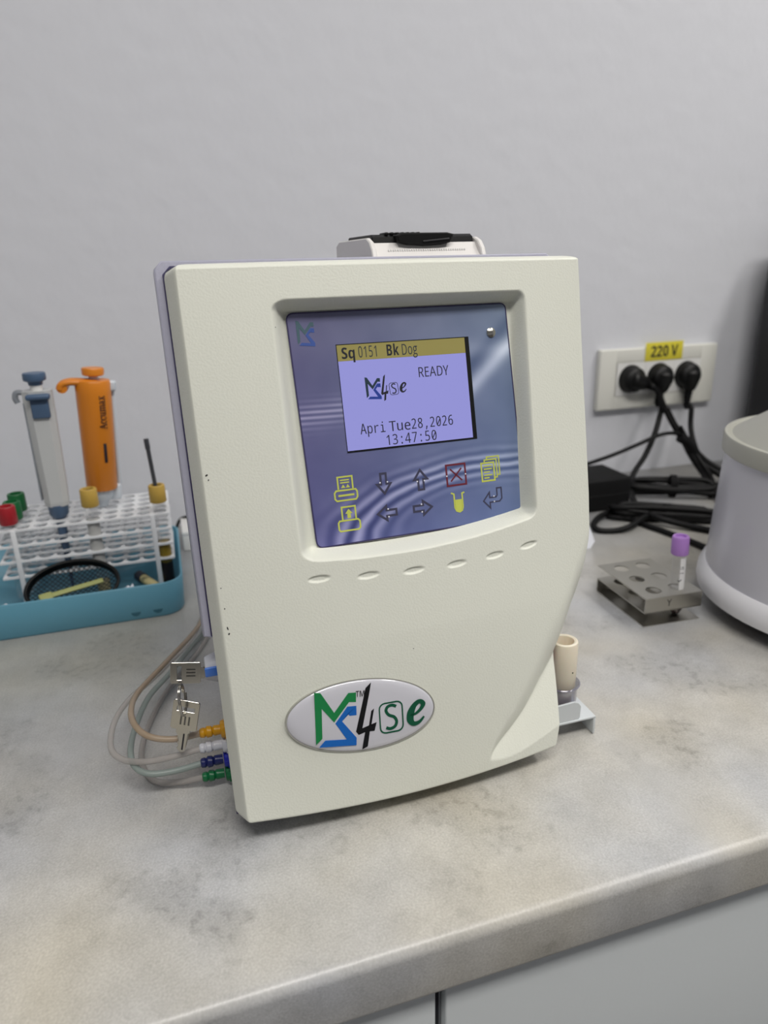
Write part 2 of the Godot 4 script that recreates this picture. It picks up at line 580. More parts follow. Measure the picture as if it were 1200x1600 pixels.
# printed film of the control panel: violet-blue with water ripples
func membrane_material() -> StandardMaterial3D:
	var S := 768
	var n := FastNoiseLite.new(); n.seed = 21; n.frequency = 0.004; n.fractal_octaves = 3
	var g := FastNoiseLite.new(); g.seed = 22; g.frequency = 0.4
	var inn := n.get_image(S, S).get_data()
	var ig := g.get_image(S, S).get_data()
	var out := PackedByteArray()
	out.resize(S * S * 3)
	for y in S:
		var v := 1.0 - y / float(S)       # 0 bottom, 1 top
		for x in S:
			var u := x / float(S)
			var i := y * S + x
			var nz := inn[i] / 255.0 - 0.5
			# base: violet at the left, steel blue at the right
			var r := lerpf(0.43, 0.50, u) - 0.085 * (1.0 - v)
			var gg := lerpf(0.425, 0.56, u) - 0.075 * (1.0 - v)
			var bb := lerpf(0.555, 0.655, u) + 0.0 * (1.0 - v)
			# ripples spreading from below the right keys
			var dx := (u - 0.83) / 1.15
			var dy := (v + 0.02) / 0.52
			var d := sqrt(dx * dx + dy * dy)
			var ring := exp(-pow((d - 0.56) / 0.12, 2.0))
			var wv := sin((d + 0.03 * nz) * 82.0)
			var lift := ring * wv * 0.17 + ring * 0.07
			# waves at the left of the display
			var e := exp(-pow((v - 0.565 - 0.02 * sin(u * 5.0)) / 0.05, 2.0)) * (1.0 - smoothstep(0.18, 0.34, u))
			lift += e * (0.5 + 0.5 * sin(v * 260.0 + u * 6.0)) * 0.22
			# pale swirl at the right of the display
			var q := v - 0.60 - (u - 0.75) * 0.9
			lift += exp(-pow(q / 0.045, 2.0)) * smoothstep(0.70, 0.80, u) * 0.24
			lift -= exp(-pow((q - 0.10) / 0.045, 2.0)) * smoothstep(0.70, 0.80, u) * 0.10
			lift += exp(-pow((v - 0.80) / 0.04, 2.0)) * smoothstep(0.55, 0.85, u) * 0.10
			lift += nz * 0.05 + (ig[i] / 255.0 - 0.5) * 0.012
			out[i * 3] = int(clampf(r + lift * 1.1, 0, 1) * 255)
			out[i * 3 + 1] = int(clampf(gg + lift * 1.05, 0, 1) * 255)
			out[i * 3 + 2] = int(clampf(bb + lift * 0.95, 0, 1) * 255)
	var m := mat(Color.WHITE, 0.28)
	m.albedo_texture = ImageTexture.create_from_image(Image.create_from_data(S, S, false, Image.FORMAT_RGB8, out))
	return m

# ------------------------------------------------------------------ room
func ceiling_lamp(called: String, label: String, where: Vector3, size: Vector2, energy: float) -> void:
	var t := thing(called, label, "ceiling light", where)
	var st := begin()
	for s in [-1, 1]:
		box(st, Vector3(s * (size.x / 2 + 0.01), -0.012, 0), Vector3(0.02, 0.024, size.y + 0.04))
		box(st, Vector3(0, -0.012, s * (size.y / 2 + 0.01)), Vector3(size.x, 0.024, 0.02))
	part("frame", st, M.white, t)
	st = begin()
	box(st, Vector3(0, -0.006, 0), Vector3(size.x, 0.012, size.y))
	part("diffuser", st, M.diffuser, t)
	var l := AreaLight3D.new()
	l.name = "lamp_light"
	l.area_size = size
	l.light_energy = energy
	l.light_color = Color(1.0, 0.985, 0.965)
	l.area_range = 12.0
	l.shadow_enabled = true
	t.add_child(l)
	l.position = Vector3(0, -0.03, 0)
	l.rotation = Vector3(-PI / 2, 0, 0)

func build_room() -> void:
	var x0 := -2.0
	var x1 := 2.6
	var z1 := 3.0
	var z0 := WALL_Z
	var cx := (x0 + x1) / 2
	var cz := (z0 + z1) / 2
	var st := begin(); box(st, Vector3(cx, 1.3, z0 - 0.06), Vector3(x1 - x0 + 0.24, 2.84, 0.12)); struct("wall_back", st, M.wall)
	st = begin(); box(st, Vector3(x0 - 0.06, 1.3, cz), Vector3(0.12, 2.84, z1 - z0)); struct("wall_left", st, M.wall)
	st = begin(); box(st, Vector3(x1 + 0.06, 1.3, cz), Vector3(0.12, 2.84, z1 - z0)); struct("wall_right", st, M.wall)
	st = begin(); box(st, Vector3(cx, 1.3, z1 + 0.06), Vector3(x1 - x0 + 0.24, 2.84, 0.12)); struct("wall_front", st, M.wall)
	st = begin(); box(st, Vector3(cx, -0.06, cz), Vector3(x1 - x0, 0.12, z1 - z0)); struct("floor", st, M.floor)
	st = begin(); box(st, Vector3(cx, 2.66, cz), Vector3(x1 - x0, 0.12, z1 - z0)); struct("ceiling", st, M.ceiling)

func build_bench() -> void:
	# worktop: postformed front edge, swept along x
	var t := begin()
	var zf := -0.2215
	var zb := WALL_Z
	var r := 0.006
	var prof: Array = []
	prof.append(Vector2(zb, 0.0))
	for i in 7:
		var a := PI / 2 * (1.0 - i / 6.0)
		prof.append(Vector2(zf - r + r * cos(a), -r + r * sin(a)))
	for i in 5:
		var a := -PI / 2 * i / 4.0
		prof.append(Vector2(zf - 0.004 + 0.004 * cos(a), -0.034 + 0.004 + 0.004 * sin(a)))
	prof.append(Vector2(zb, -0.034))
	var poly: Array = []
	for p in prof: poly.append(Vector2(-p.x, p.y))
	prism(t, poly, -1.99, 2.59, 0.0, Transform3D(Basis(Vector3(0, 0, -1), Vector3(0, 1, 0), Vector3(1, 0, 0)), Vector3(0, TOP, 0)))
	var o := part("worktop", t, M.worktop)
	tag(o, "mottled grey concrete-look laminate worktop with rounded front edge", "worktop")
	# cabinets under it
	var cab := [[-1.28, -0.5095, "pale grey base cabinet under the left end of the worktop, outside the light"], [-0.5085, 0.0915, "pale grey base cabinet left of the narrow dark gap"], [0.0925, 0.6925, "pale grey base cabinet right of the narrow dark gap"], [0.6935, 1.98, "pale grey base cabinet at the far right end of the worktop"]]
	for c in cab:
		var w: float = c[1] - c[0]
		var mx: float = (c[0] + c[1]) / 2
		var th := thing("base_cabinet", c[2], "cabinet", Vector3(mx, 0, -0.53))
		var st := begin()
		box(st, Vector3(0, 0.475, 0.0), Vector3(w, 0.782, 0.56))
		part("carcass", st, M.carcass, th)
		st = begin()
		box(st, Vector3(0, 0.042, -0.03), Vector3(w, 0.084, 0.48))
		part("plinth", st, M.dark, th)
		for d in 2:
			var hh := 0.38
			var d0 := begin()
			rbox(d0, Vector3(0, 0.864 - 0.19 - d * 0.388, 0.291), Vector3(w - 0.0042, hh, 0.018), 0.0012)
			part("drawer_front", d0, M.cabinet, th)
		st = begin()
		box(st, Vector3(-w / 2 + 0.0012, 0.475, 0.288), Vector3(0.0009, 0.77, 0.012))
		part("edge_strip", st, M.alu, th)

# ------------------------------------------------------------------ the analyser
const PANEL_TILT := 13.4874
const PANEL_YAW := 2.7276
var R_TAB := [[-8.0, 190.8], [0.0, 191.5], [10.0, 194.0], [20.0, 196.0], [30.0, 197.8], [40.0, 199.5], [50.0, 201.0], [60.0, 203.0], [73.0, 210.5], [88.0, 219.0], [107.0, 224.5], [126.0, 227.8], [150.0, 229.5], [193.0, 231.0], [231.0, 232.0], [276.0, 233.7], [300.0, 234.3]]
var B_TAB := [[143.8, 0.6], [144.9, 2.4], [146.2, 4.4], [149.2, 7.2], [154.3, 11.0], [160.4, 15.2], [166.0, 19.4], [171.8, 24.2], [176.0, 28.3], [180.3, 32.8], [185.6, 38.4], [191.1, 44.6], [196.6, 51.4], [201.0, 57.6], [205.0, 64.0], [209.5, 71.6], [214.0, 80.0]]
var A_TAB := [[143.8, 0.6], [146.5, -0.4], [151.9, -1.2], [156.5, -1.1], [161.4, -0.4], [166.0, 0.8], [171.2, 2.2], [176.0, 3.9], [181.2, 5.8], [186.0, 7.7], [191.3, 9.8], [200.0, 13.4], [215.0, 19.5]]

func table(tb: Array, x: float) -> float:
	if x <= tb[0][0]: return tb[0][1]
	for i in tb.size() - 1:
		if x <= tb[i + 1][0]:
			return lerpf(tb[i][1], tb[i + 1][1], (x - tb[i][0]) / (tb[i + 1][0] - tb[i][0]))
	return tb[tb.size() - 1][1]

func bulge(u: float, v: float) -> float:
	var b := 2.0 + 8.0 * clampf((290.0 - v) / 200.0, 0.0, 1.0)
	if v < 90.0:
		b -= 6.0 * pow((90.0 - v) / 90.0, 2.0)
	var x := (u - 116.0) / 116.0
	return b * (1.0 - x * x)

func cover_bottom(u: float) -> float:
	# gently bowed lower edge
	return -8.2 * sin(clampf((u + 10.0) / 240.0, 0, 1) * PI)

func cover_n(u: float, v: float, vb: float, Lo: float, Ro: float, vt: float) -> float:
	var n := bulge(u, v)
	# hollow for the sample tube at the lower right: the face rolls in, a proud lip stays below
	if u > 143.8:
		var vA := table(A_TAB, u)
		var vB := table(B_TAB, u) if u < 214.0 else 80.0 + (u - 214.0) * 1.5
		var deep := clampf(0.34 * (vB - vA), 0.0, 11.0)
		var q := maxf(0.0, 1.0 - (v - vB) / clampf(7.0 + (u - 146.0) * 0.6, 7.0, 32.0))
		var rolled := n - deep * q * q
		if v > vA:
			var flo := bulge(u, vA) - 0.32 * (v - vA)
			var h := clampf(0.5 + (rolled - flo) / 1.8, 0.0, 1.0)
			n = lerpf(flo, rolled, h) + 0.9 * h * (1.0 - h)
			n = minf(n, bulge(u, v))
	# screen recess with bevelled walls
	var uR := 188.3 + (v - 147.0) * 0.042
	var vr := 133.8 + 0.00105 * (u - 100.0) * (u - 100.0)
	var ax := maxf(0.0, maxf(1.0 - (u - 45.0) / 9.0, 1.0 - (uR - u) / 5.0))
	var ay := maxf(0.0, maxf(1.0 - (272.5 - v) / 5.5, 1.0 - (v - vr) / 6.0))
	var e := sqrt(ax * ax + ay * ay)
	if e < 1.0:
		var t := 1.0 - e
		var s := clampf(t * 1.06, 0, 1)
		s = s - 0.07 * sin(s * TAU) * 0.5
		n = lerpf(n, -8.2, s)
	# row of shallow oval dimples
	for q in [[53.0, 126.4, -0.02], [79.8, 124.2, 0.02], [106.0, 122.8, 0.03], [132.0, 122.3, 0.05], [156.7, 123.3, 0.08], [180.2, 125.5, 0.13]]:
		if absf(u - q[0]) < 8.0 and absf(v - q[1]) < 4.0:
			var dd := Vector2(u - q[0], v - q[1]).rotated(-q[2])
			var k := sqrt(pow(dd.x / 6.0, 2) + pow(dd.y / 1.75, 2))
			n -= 0.9 * (1.0 - smoothstep(0.72, 1.08, k))
	# drafted edges: wide at the left and top, small at the right and bottom
	var el := u - Lo
	var er := Ro - u
	var eb := v - vb
	var et := vt - v
	if el < 4.4: n -= 12.5 * pow(1.0 - el / 4.4, 1.12)
	if er < 2.2: n -= 3.2 * pow(1.0 - er / 2.2, 1.8)
	if eb < 2.0: n -= 2.6 * pow(1.0 - eb / 2.0, 2.0)
	if et < 3.6: n -= 8.0 * pow(1.0 - et / 3.6, 1.4)
	return n

func corner_inset(dist: float, r: float) -> float:
	if dist >= r: return 0.0
	return r - sqrt(maxf(0.0, r * r - (r - dist) * (r - dist)))

func build_cover(root: Node3D) -> void:
	var vt := 293.6
	var ts: Array = []
	for q in [0.0, 0.4, 0.8, 1.3, 1.8, 2.4]: ts.append(q)
	var v := 3.2
	while v < 289.5:
		ts.append(v)
		v += 0.45 if (v > 117.0 and v < 133.0) else (0.7 if v > 262.0 or (v > 130 and v < 146) or v < 70.0 else 1.0)
	for q in [290.0, 290.8, 291.6, 292.3, 292.9, 293.3, 293.6]: ts.append(q)
	var ss: Array = []
	for q in [0.0, 0.5, 1.1, 1.8, 2.6, 3.5, 4.4]: ss.append(q)
	var x := 5.2
	while x < 234.0:
		ss.append(x)
		x += 0.75 if (x < 64.0 or x > 150.0) else 0.95
	for q in [235.2, 235.9, 236.6, 237.3, 238.0]: ss.append(q)
	var rows := ts.size()
	var cols := ss.size()
	var pos := PackedVector3Array()
	var uvs := PackedVector2Array()
	for tt in ts:
		var vv0: float = tt
		var R := table(R_TAB, vv0)
		var ins_t := corner_inset(vt - vv0, 6.0)
		var ins_b := corner_inset(vv0, 4.0)
		var Lo := -4.2 + maxf(ins_t, ins_b)
		var Ro := R - maxf(corner_inset(vt - vv0, 5.0), corner_inset(vv0, 2.5))
		for s in ss:
			var f: float = s / 238.0
			# keep the absolute spacing at the left, squeeze at the right
			var u := lerpf(Lo, Ro, f)
			var vb := cover_bottom(u)
			var vv := vb + (vt - vb) * (vv0 / vt)
			var n := cover_n(u, vv, vb, Lo, Ro, vt)
			pos.append(Vector3(u, vv, n) * 0.001)
			uvs.append(Vector2(u, vv) * 0.01)
	var idx := PackedInt32Array()
	for i in rows - 1:
		for j in cols - 1:
			var a := i * cols + j
			idx.append_array([a, a + cols + 1, a + 1, a, a + cols, a + cols + 1])
	# normals
	var nor := PackedVector3Array()
	nor.resize(pos.size())
	for k in range(0, idx.size(), 3):
		var fn := (pos[idx[k + 2]] - pos[idx[k]]).cross(pos[idx[k + 1]] - pos[idx[k]])
		nor[idx[k]] += fn
		nor[idx[k + 1]] += fn
		nor[idx[k + 2]] += fn
	for k in nor.size(): nor[k] = nor[k].normalized()
	# side walls and back
	var loop: Array = []
	for j in cols: loop.append(j)
	for i in range(1, rows): loop.append(i * cols + cols - 1)
	for j in range(cols - 2, -1, -1): loop.append((rows - 1) * cols + j)
	for i in range(rows - 2, 0, -1): loop.append(i * cols)
	var base := pos.size()
	var c := Vector3(0.11, 0.14, 0)
	for q in loop:
		var p := pos[q]
		var out := Vector3(p.x - c.x, p.y - c.y, 0).normalized()
		pos.append(p); nor.append(out); uvs.append(uvs[q])
		pos.append(Vector3(p.x, p.y, -0.0143)); nor.append(out); uvs.append(uvs[q])
	var L := loop.size()
	for k in L:
		var a := base + 2 * k
		var b := base + 2 * ((k + 1) % L)
		idx.append_array([a, b, b + 1, a, b + 1, a + 1])
	var arr := []
	arr.resize(Mesh.ARRAY_MAX)
	arr[Mesh.ARRAY_VERTEX] = pos
	arr[Mesh.ARRAY_NORMAL] = nor
	arr[Mesh.ARRAY_TEX_UV] = uvs
	arr[Mesh.ARRAY_INDEX] = idx
	var me := ArrayMesh.new()
	me.add_surface_from_arrays(Mesh.PRIMITIVE_TRIANGLES, arr)
	var cov := part_mesh("front_cover", me, M.cover, root)
	cov.set_meta("label", "cream textured plastic front cover with screen recess and tube hollow")
	# back sheet that closes the cover
	var st := begin()
	var poly: Array = []
	for k in range(0, 16): poly.append(Vector2(lerpf(-4.0, 190.0, k / 15.0), cover_bottom(lerpf(-4.0, 190.0, k / 15.0)) + 0.3) * 0.001)
	for vv in [10.0, 20.0, 30.0, 50.0, 60.0, 73.0, 88.0, 107.0, 126.0, 150.0, 193.0, 231.0, 276.0]: poly.append(Vector2(table(R_TAB, vv) - 0.4, vv) * 0.001)
	poly.append(Vector2(228.0, 293.0) * 0.001); poly.append(Vector2(2.0, 293.0) * 0.001); poly.append(Vector2(-3.8, 287.0) * 0.001)
	prism(st, poly, -0.0150, -0.0142)
	part("cover_back", st, M.seam, root)
	# scuffs
	for q in [[2.6, 187.5, 1.6, 0.9, 0.5], [3.2, 185.0, 1.0, 0.6, 1.2], [3.0, 107.5, 0.7, 2.0, 0.2], [3.4, 104.5, 1.3, 0.9, 0.8], [2.8, 118.0, 0.6, 0.9, 0.0], [2.3, 129.0, 0.7, 0.5, 0.3], [100.6, 79.5, 0.55, 0.55, 0.0], [46.3, 258.8, 0.4, 0.4, 0.0]]:
		st = begin()
		var n := bulge(q[0], q[1]) * 0.001
		prism(st, ellipse(q[0] * 0.001, q[1] * 0.001, q[2] * 0.0005, q[3] * 0.0005, q[4], 9), n - 0.0002, n + 0.00006)
		part("scuff_mark", st, M.scuff, cov)

func icon_xf(i: int, j: int) -> Transform3D:
	return Transform3D(Basis.from_scale(Vector3(0.001, 0.001, 0.001)), Vector3(0.0765 + 0.0224 * i, 0.1711 - 0.0165 * j, 0.0))

func sc(a: Array, k := 1.0) -> Array:
	var out: Array = []
	for i in range(0, a.size(), 2): out.append(Vector2(a[i], a[i + 1]) * k)
	return out

func build_panel(root: Node3D) -> void:
	var z0 := -0.0076
	var z1 := -0.0070
	var k0 := z1 - 0.0001
	var k1 := z1 + 0.00012
	# the film itself
	var poly: Array = []
	var cs := [[187.2, 140.9, 3.0], [184.9, 267.2, 3.5], [54.4, 266.9, 4.0], [56.9, 140.7, 4.0]]
	var st := begin()
	var n4 := 4
	for i in n4:
		var p := Vector2(cs[i][0], cs[i][1])
		var a := (Vector2(cs[(i + 3) % 4][0], cs[(i + 3) % 4][1]) - p).normalized()
		var b := (Vector2(cs[(i + 1) % 4][0], cs[(i + 1) % 4][1]) - p).normalized()
		var r: float = cs[i][2]
		for k in 6:
			var t := k / 5.0
			var q := p + a * r * (1 - t) * (1 - t) + b * r * t * t
			poly.append(q * 0.001)
	# face with texture coordinates, then the rim
	var idx := Geometry2D.triangulate_polygon(PackedVector2Array(poly))
	var uvof := func(p: Vector2) -> Vector2: return Vector2((p.x - 0.0544) / 0.1328, 1.0 - (p.y - 0.1407) / 0.1265)
	for k in range(0, idx.size(), 3):
		var tr: Array = [poly[idx[k]], poly[idx[k + 1]], poly[idx[k + 2]]]
		if (tr[1] - tr[0]).cross(tr[2] - tr[0]) > 0: tr = [tr[0], tr[2], tr[1]]
		for p in tr: vert(st, Vector3(p.x, p.y, z1), uvof.call(p))
	for i in poly.size():
		var j := (i + 1) % poly.size()
		quad(st, Vector3(poly[i].x, poly[i].y, z0), Vector3(poly[j].x, poly[j].y, z0), Vector3(poly[j].x, poly[j].y, z1), Vector3(poly[i].x, poly[i].y, z1))
	var film := part("control_panel", st, M.membrane, root)
	film.set_meta("label", "violet-blue printed control panel with water ripples and key symbols")
	# thin dark edge round it
	st = begin()
	stroke(st, poly, 0.0007, z0, z1 + 0.00008, true)
	part("panel_edge", st, M.seam, film)
	# key symbols (millimetres round each key's middle)
	var icons := []
	var Y: Material = M.icon_yellow
	var G: Material = M.icon_grey
	# printer key
	var s0 := func(i: int, j: int, m: Material, lines: Array, fills: Array) -> void:
		var q := begin()
		for l in lines: stroke(q, sc(l[0]), l[1], 0.0, 0.2, l[2], Transform3D(icon_xf(i, j).basis, icon_xf(i, j).origin + Vector3(0, 0, k0)))
		for f in fills: prism(q, sc(f), 0.0, 0.2, 0.0, Transform3D(icon_xf(i, j).basis, icon_xf(i, j).origin + Vector3(0, 0, k0)))
		part("key_symbol", q, m, film)
	s0.call(0, 0, Y, [[[-4.2, 0.0, -4.2, 6.8, 4.2, 6.8, 4.2, 0.0], 0.9, false], [[-5.6, -0.6, 5.6, -0.6, 6.4, -1.8, 6.4, -4.8, 5.4, -6.2, -5.6, -6.2, -6.6, -5.0, -6.6, -1.8], 0.9, true], [[-2.8, 5.0, 2.4, 5.0], 0.7, false], [[-2.8, 3.6, 2.4, 3.6], 0.7, false]], [[-4.6, -4.0, 4.6, -4.0, 4.6, -2.9, -4.6, -2.9], [-2.6, 0.7, 0.0, 0.7, -1.3, 2.6], [0.2, 0.7, 2.6, 0.7, 1.4, 2.6]])
	s0.call(0, 1, Y, [[[-3.6, -0.6, -3.6, 6.6, 4.2, 6.6, 4.2, -0.6], 0.9, false], [[-5.4, -0.9, 5.2, -0.9, 6.2, -2.0, 6.2, -5.6, 5.2, -6.6, -5.4, -6.6, -6.2, -5.6, -6.2, -2.0], 0.9, true]], [[-0.7, 0.2, 1.3, 0.2, 1.3, 2.8, 2.4, 2.8, 0.3, 5.4, -1.8, 2.8, -0.7, 2.8]])
	# arrows
	var arrow := [-1.7, 6.2, 1.7, 6.2, 1.7, 0.0, 4.2, 0.0, 0.0, -5.6, -4.2, 0.0, -1.7, 0.0]
	for a in [[1, 0, 0.0], [2, 0, PI], [1, 1, -PI / 2], [2, 1, PI / 2]]:
		var pts: Array = []
		for p in sc(arrow): pts.append(p.rotated(a[2]) * 0.95)
		var q := begin()
		var xf := icon_xf(a[0], a[1])
		stroke(q, pts, 1.25, 0.0, 0.2, true, Transform3D(xf.basis, xf.origin + Vector3(0, 0, k0)))
		part("key_symbol", q, G, film)
		for sgn in [-1, 1]:
			q = begin()
			var dp: Vector2 = Vector2(sgn * 2.2, 1.0).rotated(a[2])
			prism(q, ellipse(dp.x, dp.y, 0.45, 0.45, 0, 10), 0.0, 0.3, 0.0, Transform3D(xf.basis, xf.origin + Vector3(0, 0, k0)))
			part("key_dot", q, M.icon_white, film)
	# crossed box
	s0.call(3, 0, M.icon_red, [[[-6.0, -6.0, 6.0, -6.0, 6.0, 6.0, -6.0, 6.0], 1.1, true], [[-3.6, -3.6, 3.6, 3.6], 0.9, false], [[-3.6, 3.6, 3.6, -3.6], 0.9, false]], [])
	for sgn in [-1, 1]:
		var q := begin()
		prism(q, ellipse(sgn * 6.0, -0.2, 0.45, 0.45, 0, 10), 0.0, 0.3, 0.0, Transform3D(icon_xf(3, 0).basis, icon_xf(3, 0).origin + Vector3(0, 0, k0)))
		part("key_dot", q, M.icon_white, film)
	# tube
	s0.call(3, 1, Y, [[[-4.4, 6.2, -2.6, 5.4, -2.6, -2.6, -1.7, -4.6, 0.2, -5.4, 1.9, -4.6, 2.6, -2.6, 2.6, 5.4, 4.2, 5.8], 0.9, false]], [[-2.4, 2.0, -2.4, -2.6, -1.6, -4.4, 0.2, -5.0, 1.7, -4.4, 2.4, -2.6, 2.4, 2.0]])
	# pages
	s0.call(4, 0, Y, [[[-5.8, -6.0, 2.4, -6.0, 2.4, 4.6, -5.8, 4.6], 1.0, true], [[-3.6, 5.0, -3.6, 6.4, 4.2, 6.4, 4.2, -4.4, 2.8, -4.4], 0.8, false], [[-2.0, 6.8, -2.0, 8.0, 6.0, 8.0, 6.0, -3.0, 4.6, -3.0], 0.8, false], [[-4.4, 2.8, 1.0, 2.8], 0.8, false], [[-4.4, 1.0, 1.0, 1.0], 0.8, false], [[-4.4, -0.8, -0.4, -0.8], 0.8, false], [[-4.4, -2.6, 1.0, -2.6], 0.8, false], [[-4.4, -4.2, -1.0, -4.2], 0.8, false]], [])
	# return arrow
	s0.call(4, 1, G, [[[6.0, 5.6, 3.0, 5.6, 3.0, 1.4, 2.2, 0.4, -2.0, 0.4, -2.0, 3.6, -6.2, -1.2, -2.0, -5.8, -2.0, -2.4, 4.4, -2.4, 6.0, -0.8], 0.85, true]], [])
	for sgn in [0, 1]:
		var q := begin()
		prism(q, ellipse(0.8, 1.0 - 3.2 * sgn, 0.45, 0.45, 0, 10), 0.0, 0.3, 0.0, Transform3D(icon_xf(4, 1).basis, icon_xf(4, 1).origin + Vector3(0, 0, k0)))
		part("key_dot", q, M.icon_white, film)
	# status lamp and small emblem
	st = begin()
	lathe(st, [Vector2(0.0029, 0.0), Vector2(0.0028, 0.0005), Vector2(0.0018, 0.0011), Vector2(0.0009, 0.0014), Vector2(0.0, 0.0015)], 20, Vector3(0.1741, 0.2509, z1), frame_to(Vector3.BACK))
	part("status_lamp", st, M.chrome, film)
	logo(film, Transform3D(Basis.from_scale(Vector3(0.42, 0.42, 1.0)).rotated(Vector3.BACK, deg_to_rad(4.0)), Vector3(0.0708, 0.2553, z1)), 0.00012, [M.pale_green, M.pale_blue], true)
	# display
	var disp_z := z1 + 0.0002
	st = begin()
	box(st, Vector3(0.1195, 0.2200, z1), Vector3(0.0795, 0.0588, 0.0005))
	var bez := part("display", st, M.black, root)
	bez.set_meta("label", "small lit display with yellow title band and lavender page")
	st = begin()
	box(st, Vector3(0.1183, 0.2159, disp_z), Vector3(0.0765, 0.0487, 0.0004))
	part("screen", st, M.lcd, bez)
	st = begin()
	box(st, Vector3(0.1183, 0.2446, disp_z), Vector3(0.0765, 0.0086, 0.0004))
	part("title_band", st, M.lcd_band, bez)
	var tz := disp_z + 0.00022
	var T := func(s: String, x: float, y: float, em: float, font: String, bold: bool, sq: float, m: Material) -> void:
		text("screen_text", s, em, font, bold, m, bez, Transform3D(Basis.IDENTITY, Vector3(x * 0.001, y * 0.001, tz)), true, 0.0001, false, sq)
	T.call("Sq", 82.0, 244.3, 0.0084, FONT_SANS, true, 0.90, M.ink)
	T.call("0151", 91.6, 244.5, 0.0084, FONT_MONO, false, 0.60, M.ink_soft)
	T.call("Bk", 108.0, 244.5, 0.0084, FONT_SANS, true, 0.74, M.ink)
	T.call("Dog", 117.0, 244.4, 0.0084, FONT_SANS, false, 0.66, M.ink_soft)
	T.call("READY", 125.6, 231.2, 0.0078, FONT_SANS, false, 0.84, M.ink)
	T.call("Apri", 88.3, 202.7, 0.0079, FONT_MONO, false, 0.80, M.ink)
	T.call("Tue", 105.3, 202.7, 0.0079, FONT_SANS, false, 1.02, M.ink)
	T.call("28,2026", 118.5, 202.8, 0.0079, FONT_MONO, false, 0.80, M.ink)
	T.call("13:47:50", 102.4, 195.2, 0.0079, FONT_MONO, false, 0.83, M.ink)
	for q in [[135.6, 202.5], [132.1, 195.4]]:
		st = begin()
		stroke(st, [Vector2(q[0] - 1.0, q[1] - 1.7) * 0.001, Vector2(q[0] + 1.0, q[1] + 1.7) * 0.001], 0.0005, tz, tz + 0.00008)
		part("screen_text", st, M.ink, bez)
	logo(bez, Transform3D(Basis.from_scale(Vector3(0.385, 0.385, 1.0)).rotated(Vector3.BACK, deg_to_rad(5.0)), Vector3(0.1048, 0.2238, tz)), 0.0001, [M.lcd_green, M.lcd_blue, M.ink, M.ink, M.ink], false)

# the emblem: angular M over a blue S, a slashed 4, a boxed S and a leaning e; millimetres
func logo(parent: Node3D, xf: Transform3D, th: float, mats: Array, small: bool) -> void:
	var sh := func(called: String, polys: Array, m: Material) -> void:
		var st := begin()
		for p in polys: prism(st, sc(p, 0.001), 0.0, th, 0.0, xf)
		part(called, st, m, parent)
	sh.call("emblem_letter", [[-26.5, 20.5, -23.1, 19.5, -16.9, 7.0, -8.1, 16.5, -3.8, 15.9, -4.4, 10.6, -8.2, 11.4, -17.5, 1.6, -23.4, 10.8, -24.8, -6.1, -28.5, -8.9]], mats[0])
	sh.call("emblem_letter", [[-9.4, 9.0, -4.4, 8.4, -4.8, 3.1, -8.6, 3.5, -9.6, 4.9, -13.1, 1.3, -6.0, -9.8, -6.5, -14.1, -27.0, -10.8, -23.3, -7.6, -11.5, -9.6, -16.9, 0.8]], mats[1])
	if small: return
	sh.call("emblem_letter", [[5.0, 19.9, 3.4, 13.8, -2.3, -5.1, 1.3, -5.2, 3.6, 3.7, 5.3, 4.7, 3.0, -4.0, 6.0, -3.4, 4.4, -8.1, 1.7, -7.8, -0.3, -16.2, -3.5, -17.3, -1.0, -7.7, -4.7, -8.5, -6.0, -6.3, 1.7, 17.3]], mats[2])
	var st := begin()
	var b := Basis(Vector3(0, 0, 1), -0.06)
	var rr: Array = []
	for p in round_rect(-6.6, -8.6, 6.6, 8.6, 3.2): rr.append((p.rotated(-0.03) + Vector2(14.6, -2.4)) * 0.001)
	stroke(st, rr, 0.0008, 0.0, th, true, xf)
	part("emblem_frame", st, mats[3], parent)
	st = begin()
	var sp := spline(sc([17.9, 3.3, 15.6, 4.5, 13.0, 4.0, 11.9, 1.8, 13.3, -0.8, 16.2, -2.6, 17.4, -5.4, 16.2, -8.1, 13.4, -8.9, 11.2, -7.9], 0.001), 6)
	stroke(st, sp, 0.0017, 0.0, th, false, xf)
	part("emblem_letter", st, mats[3], parent)
	st = begin()
	var ep := spline(sc([25.6, -3.6, 28.6, -3.4, 32.0, -1.2, 33.6, 1.6, 31.6, 3.4, 28.4, 1.6, 26.0, -2.4, 25.4, -6.4, 27.2, -9.0, 30.6, -8.6, 33.6, -6.0], 0.001), 6)
	var ws: Array = []
	var ec := [0.9, 1.1, 1.6, 2.4, 1.9, 2.4, 3.6, 3.4, 2.2, 1.5, 0.8]
	for i in ep.size():
		var f := minf(i / 6.0, 9.999)
		ws.append(lerpf(ec[int(f)], ec[int(f) + 1], f - int(f)) * 0.00118)
	stroke(st, ep, ws, 0.0, th, false, xf)
	part("emblem_letter", st, mats[4], parent)

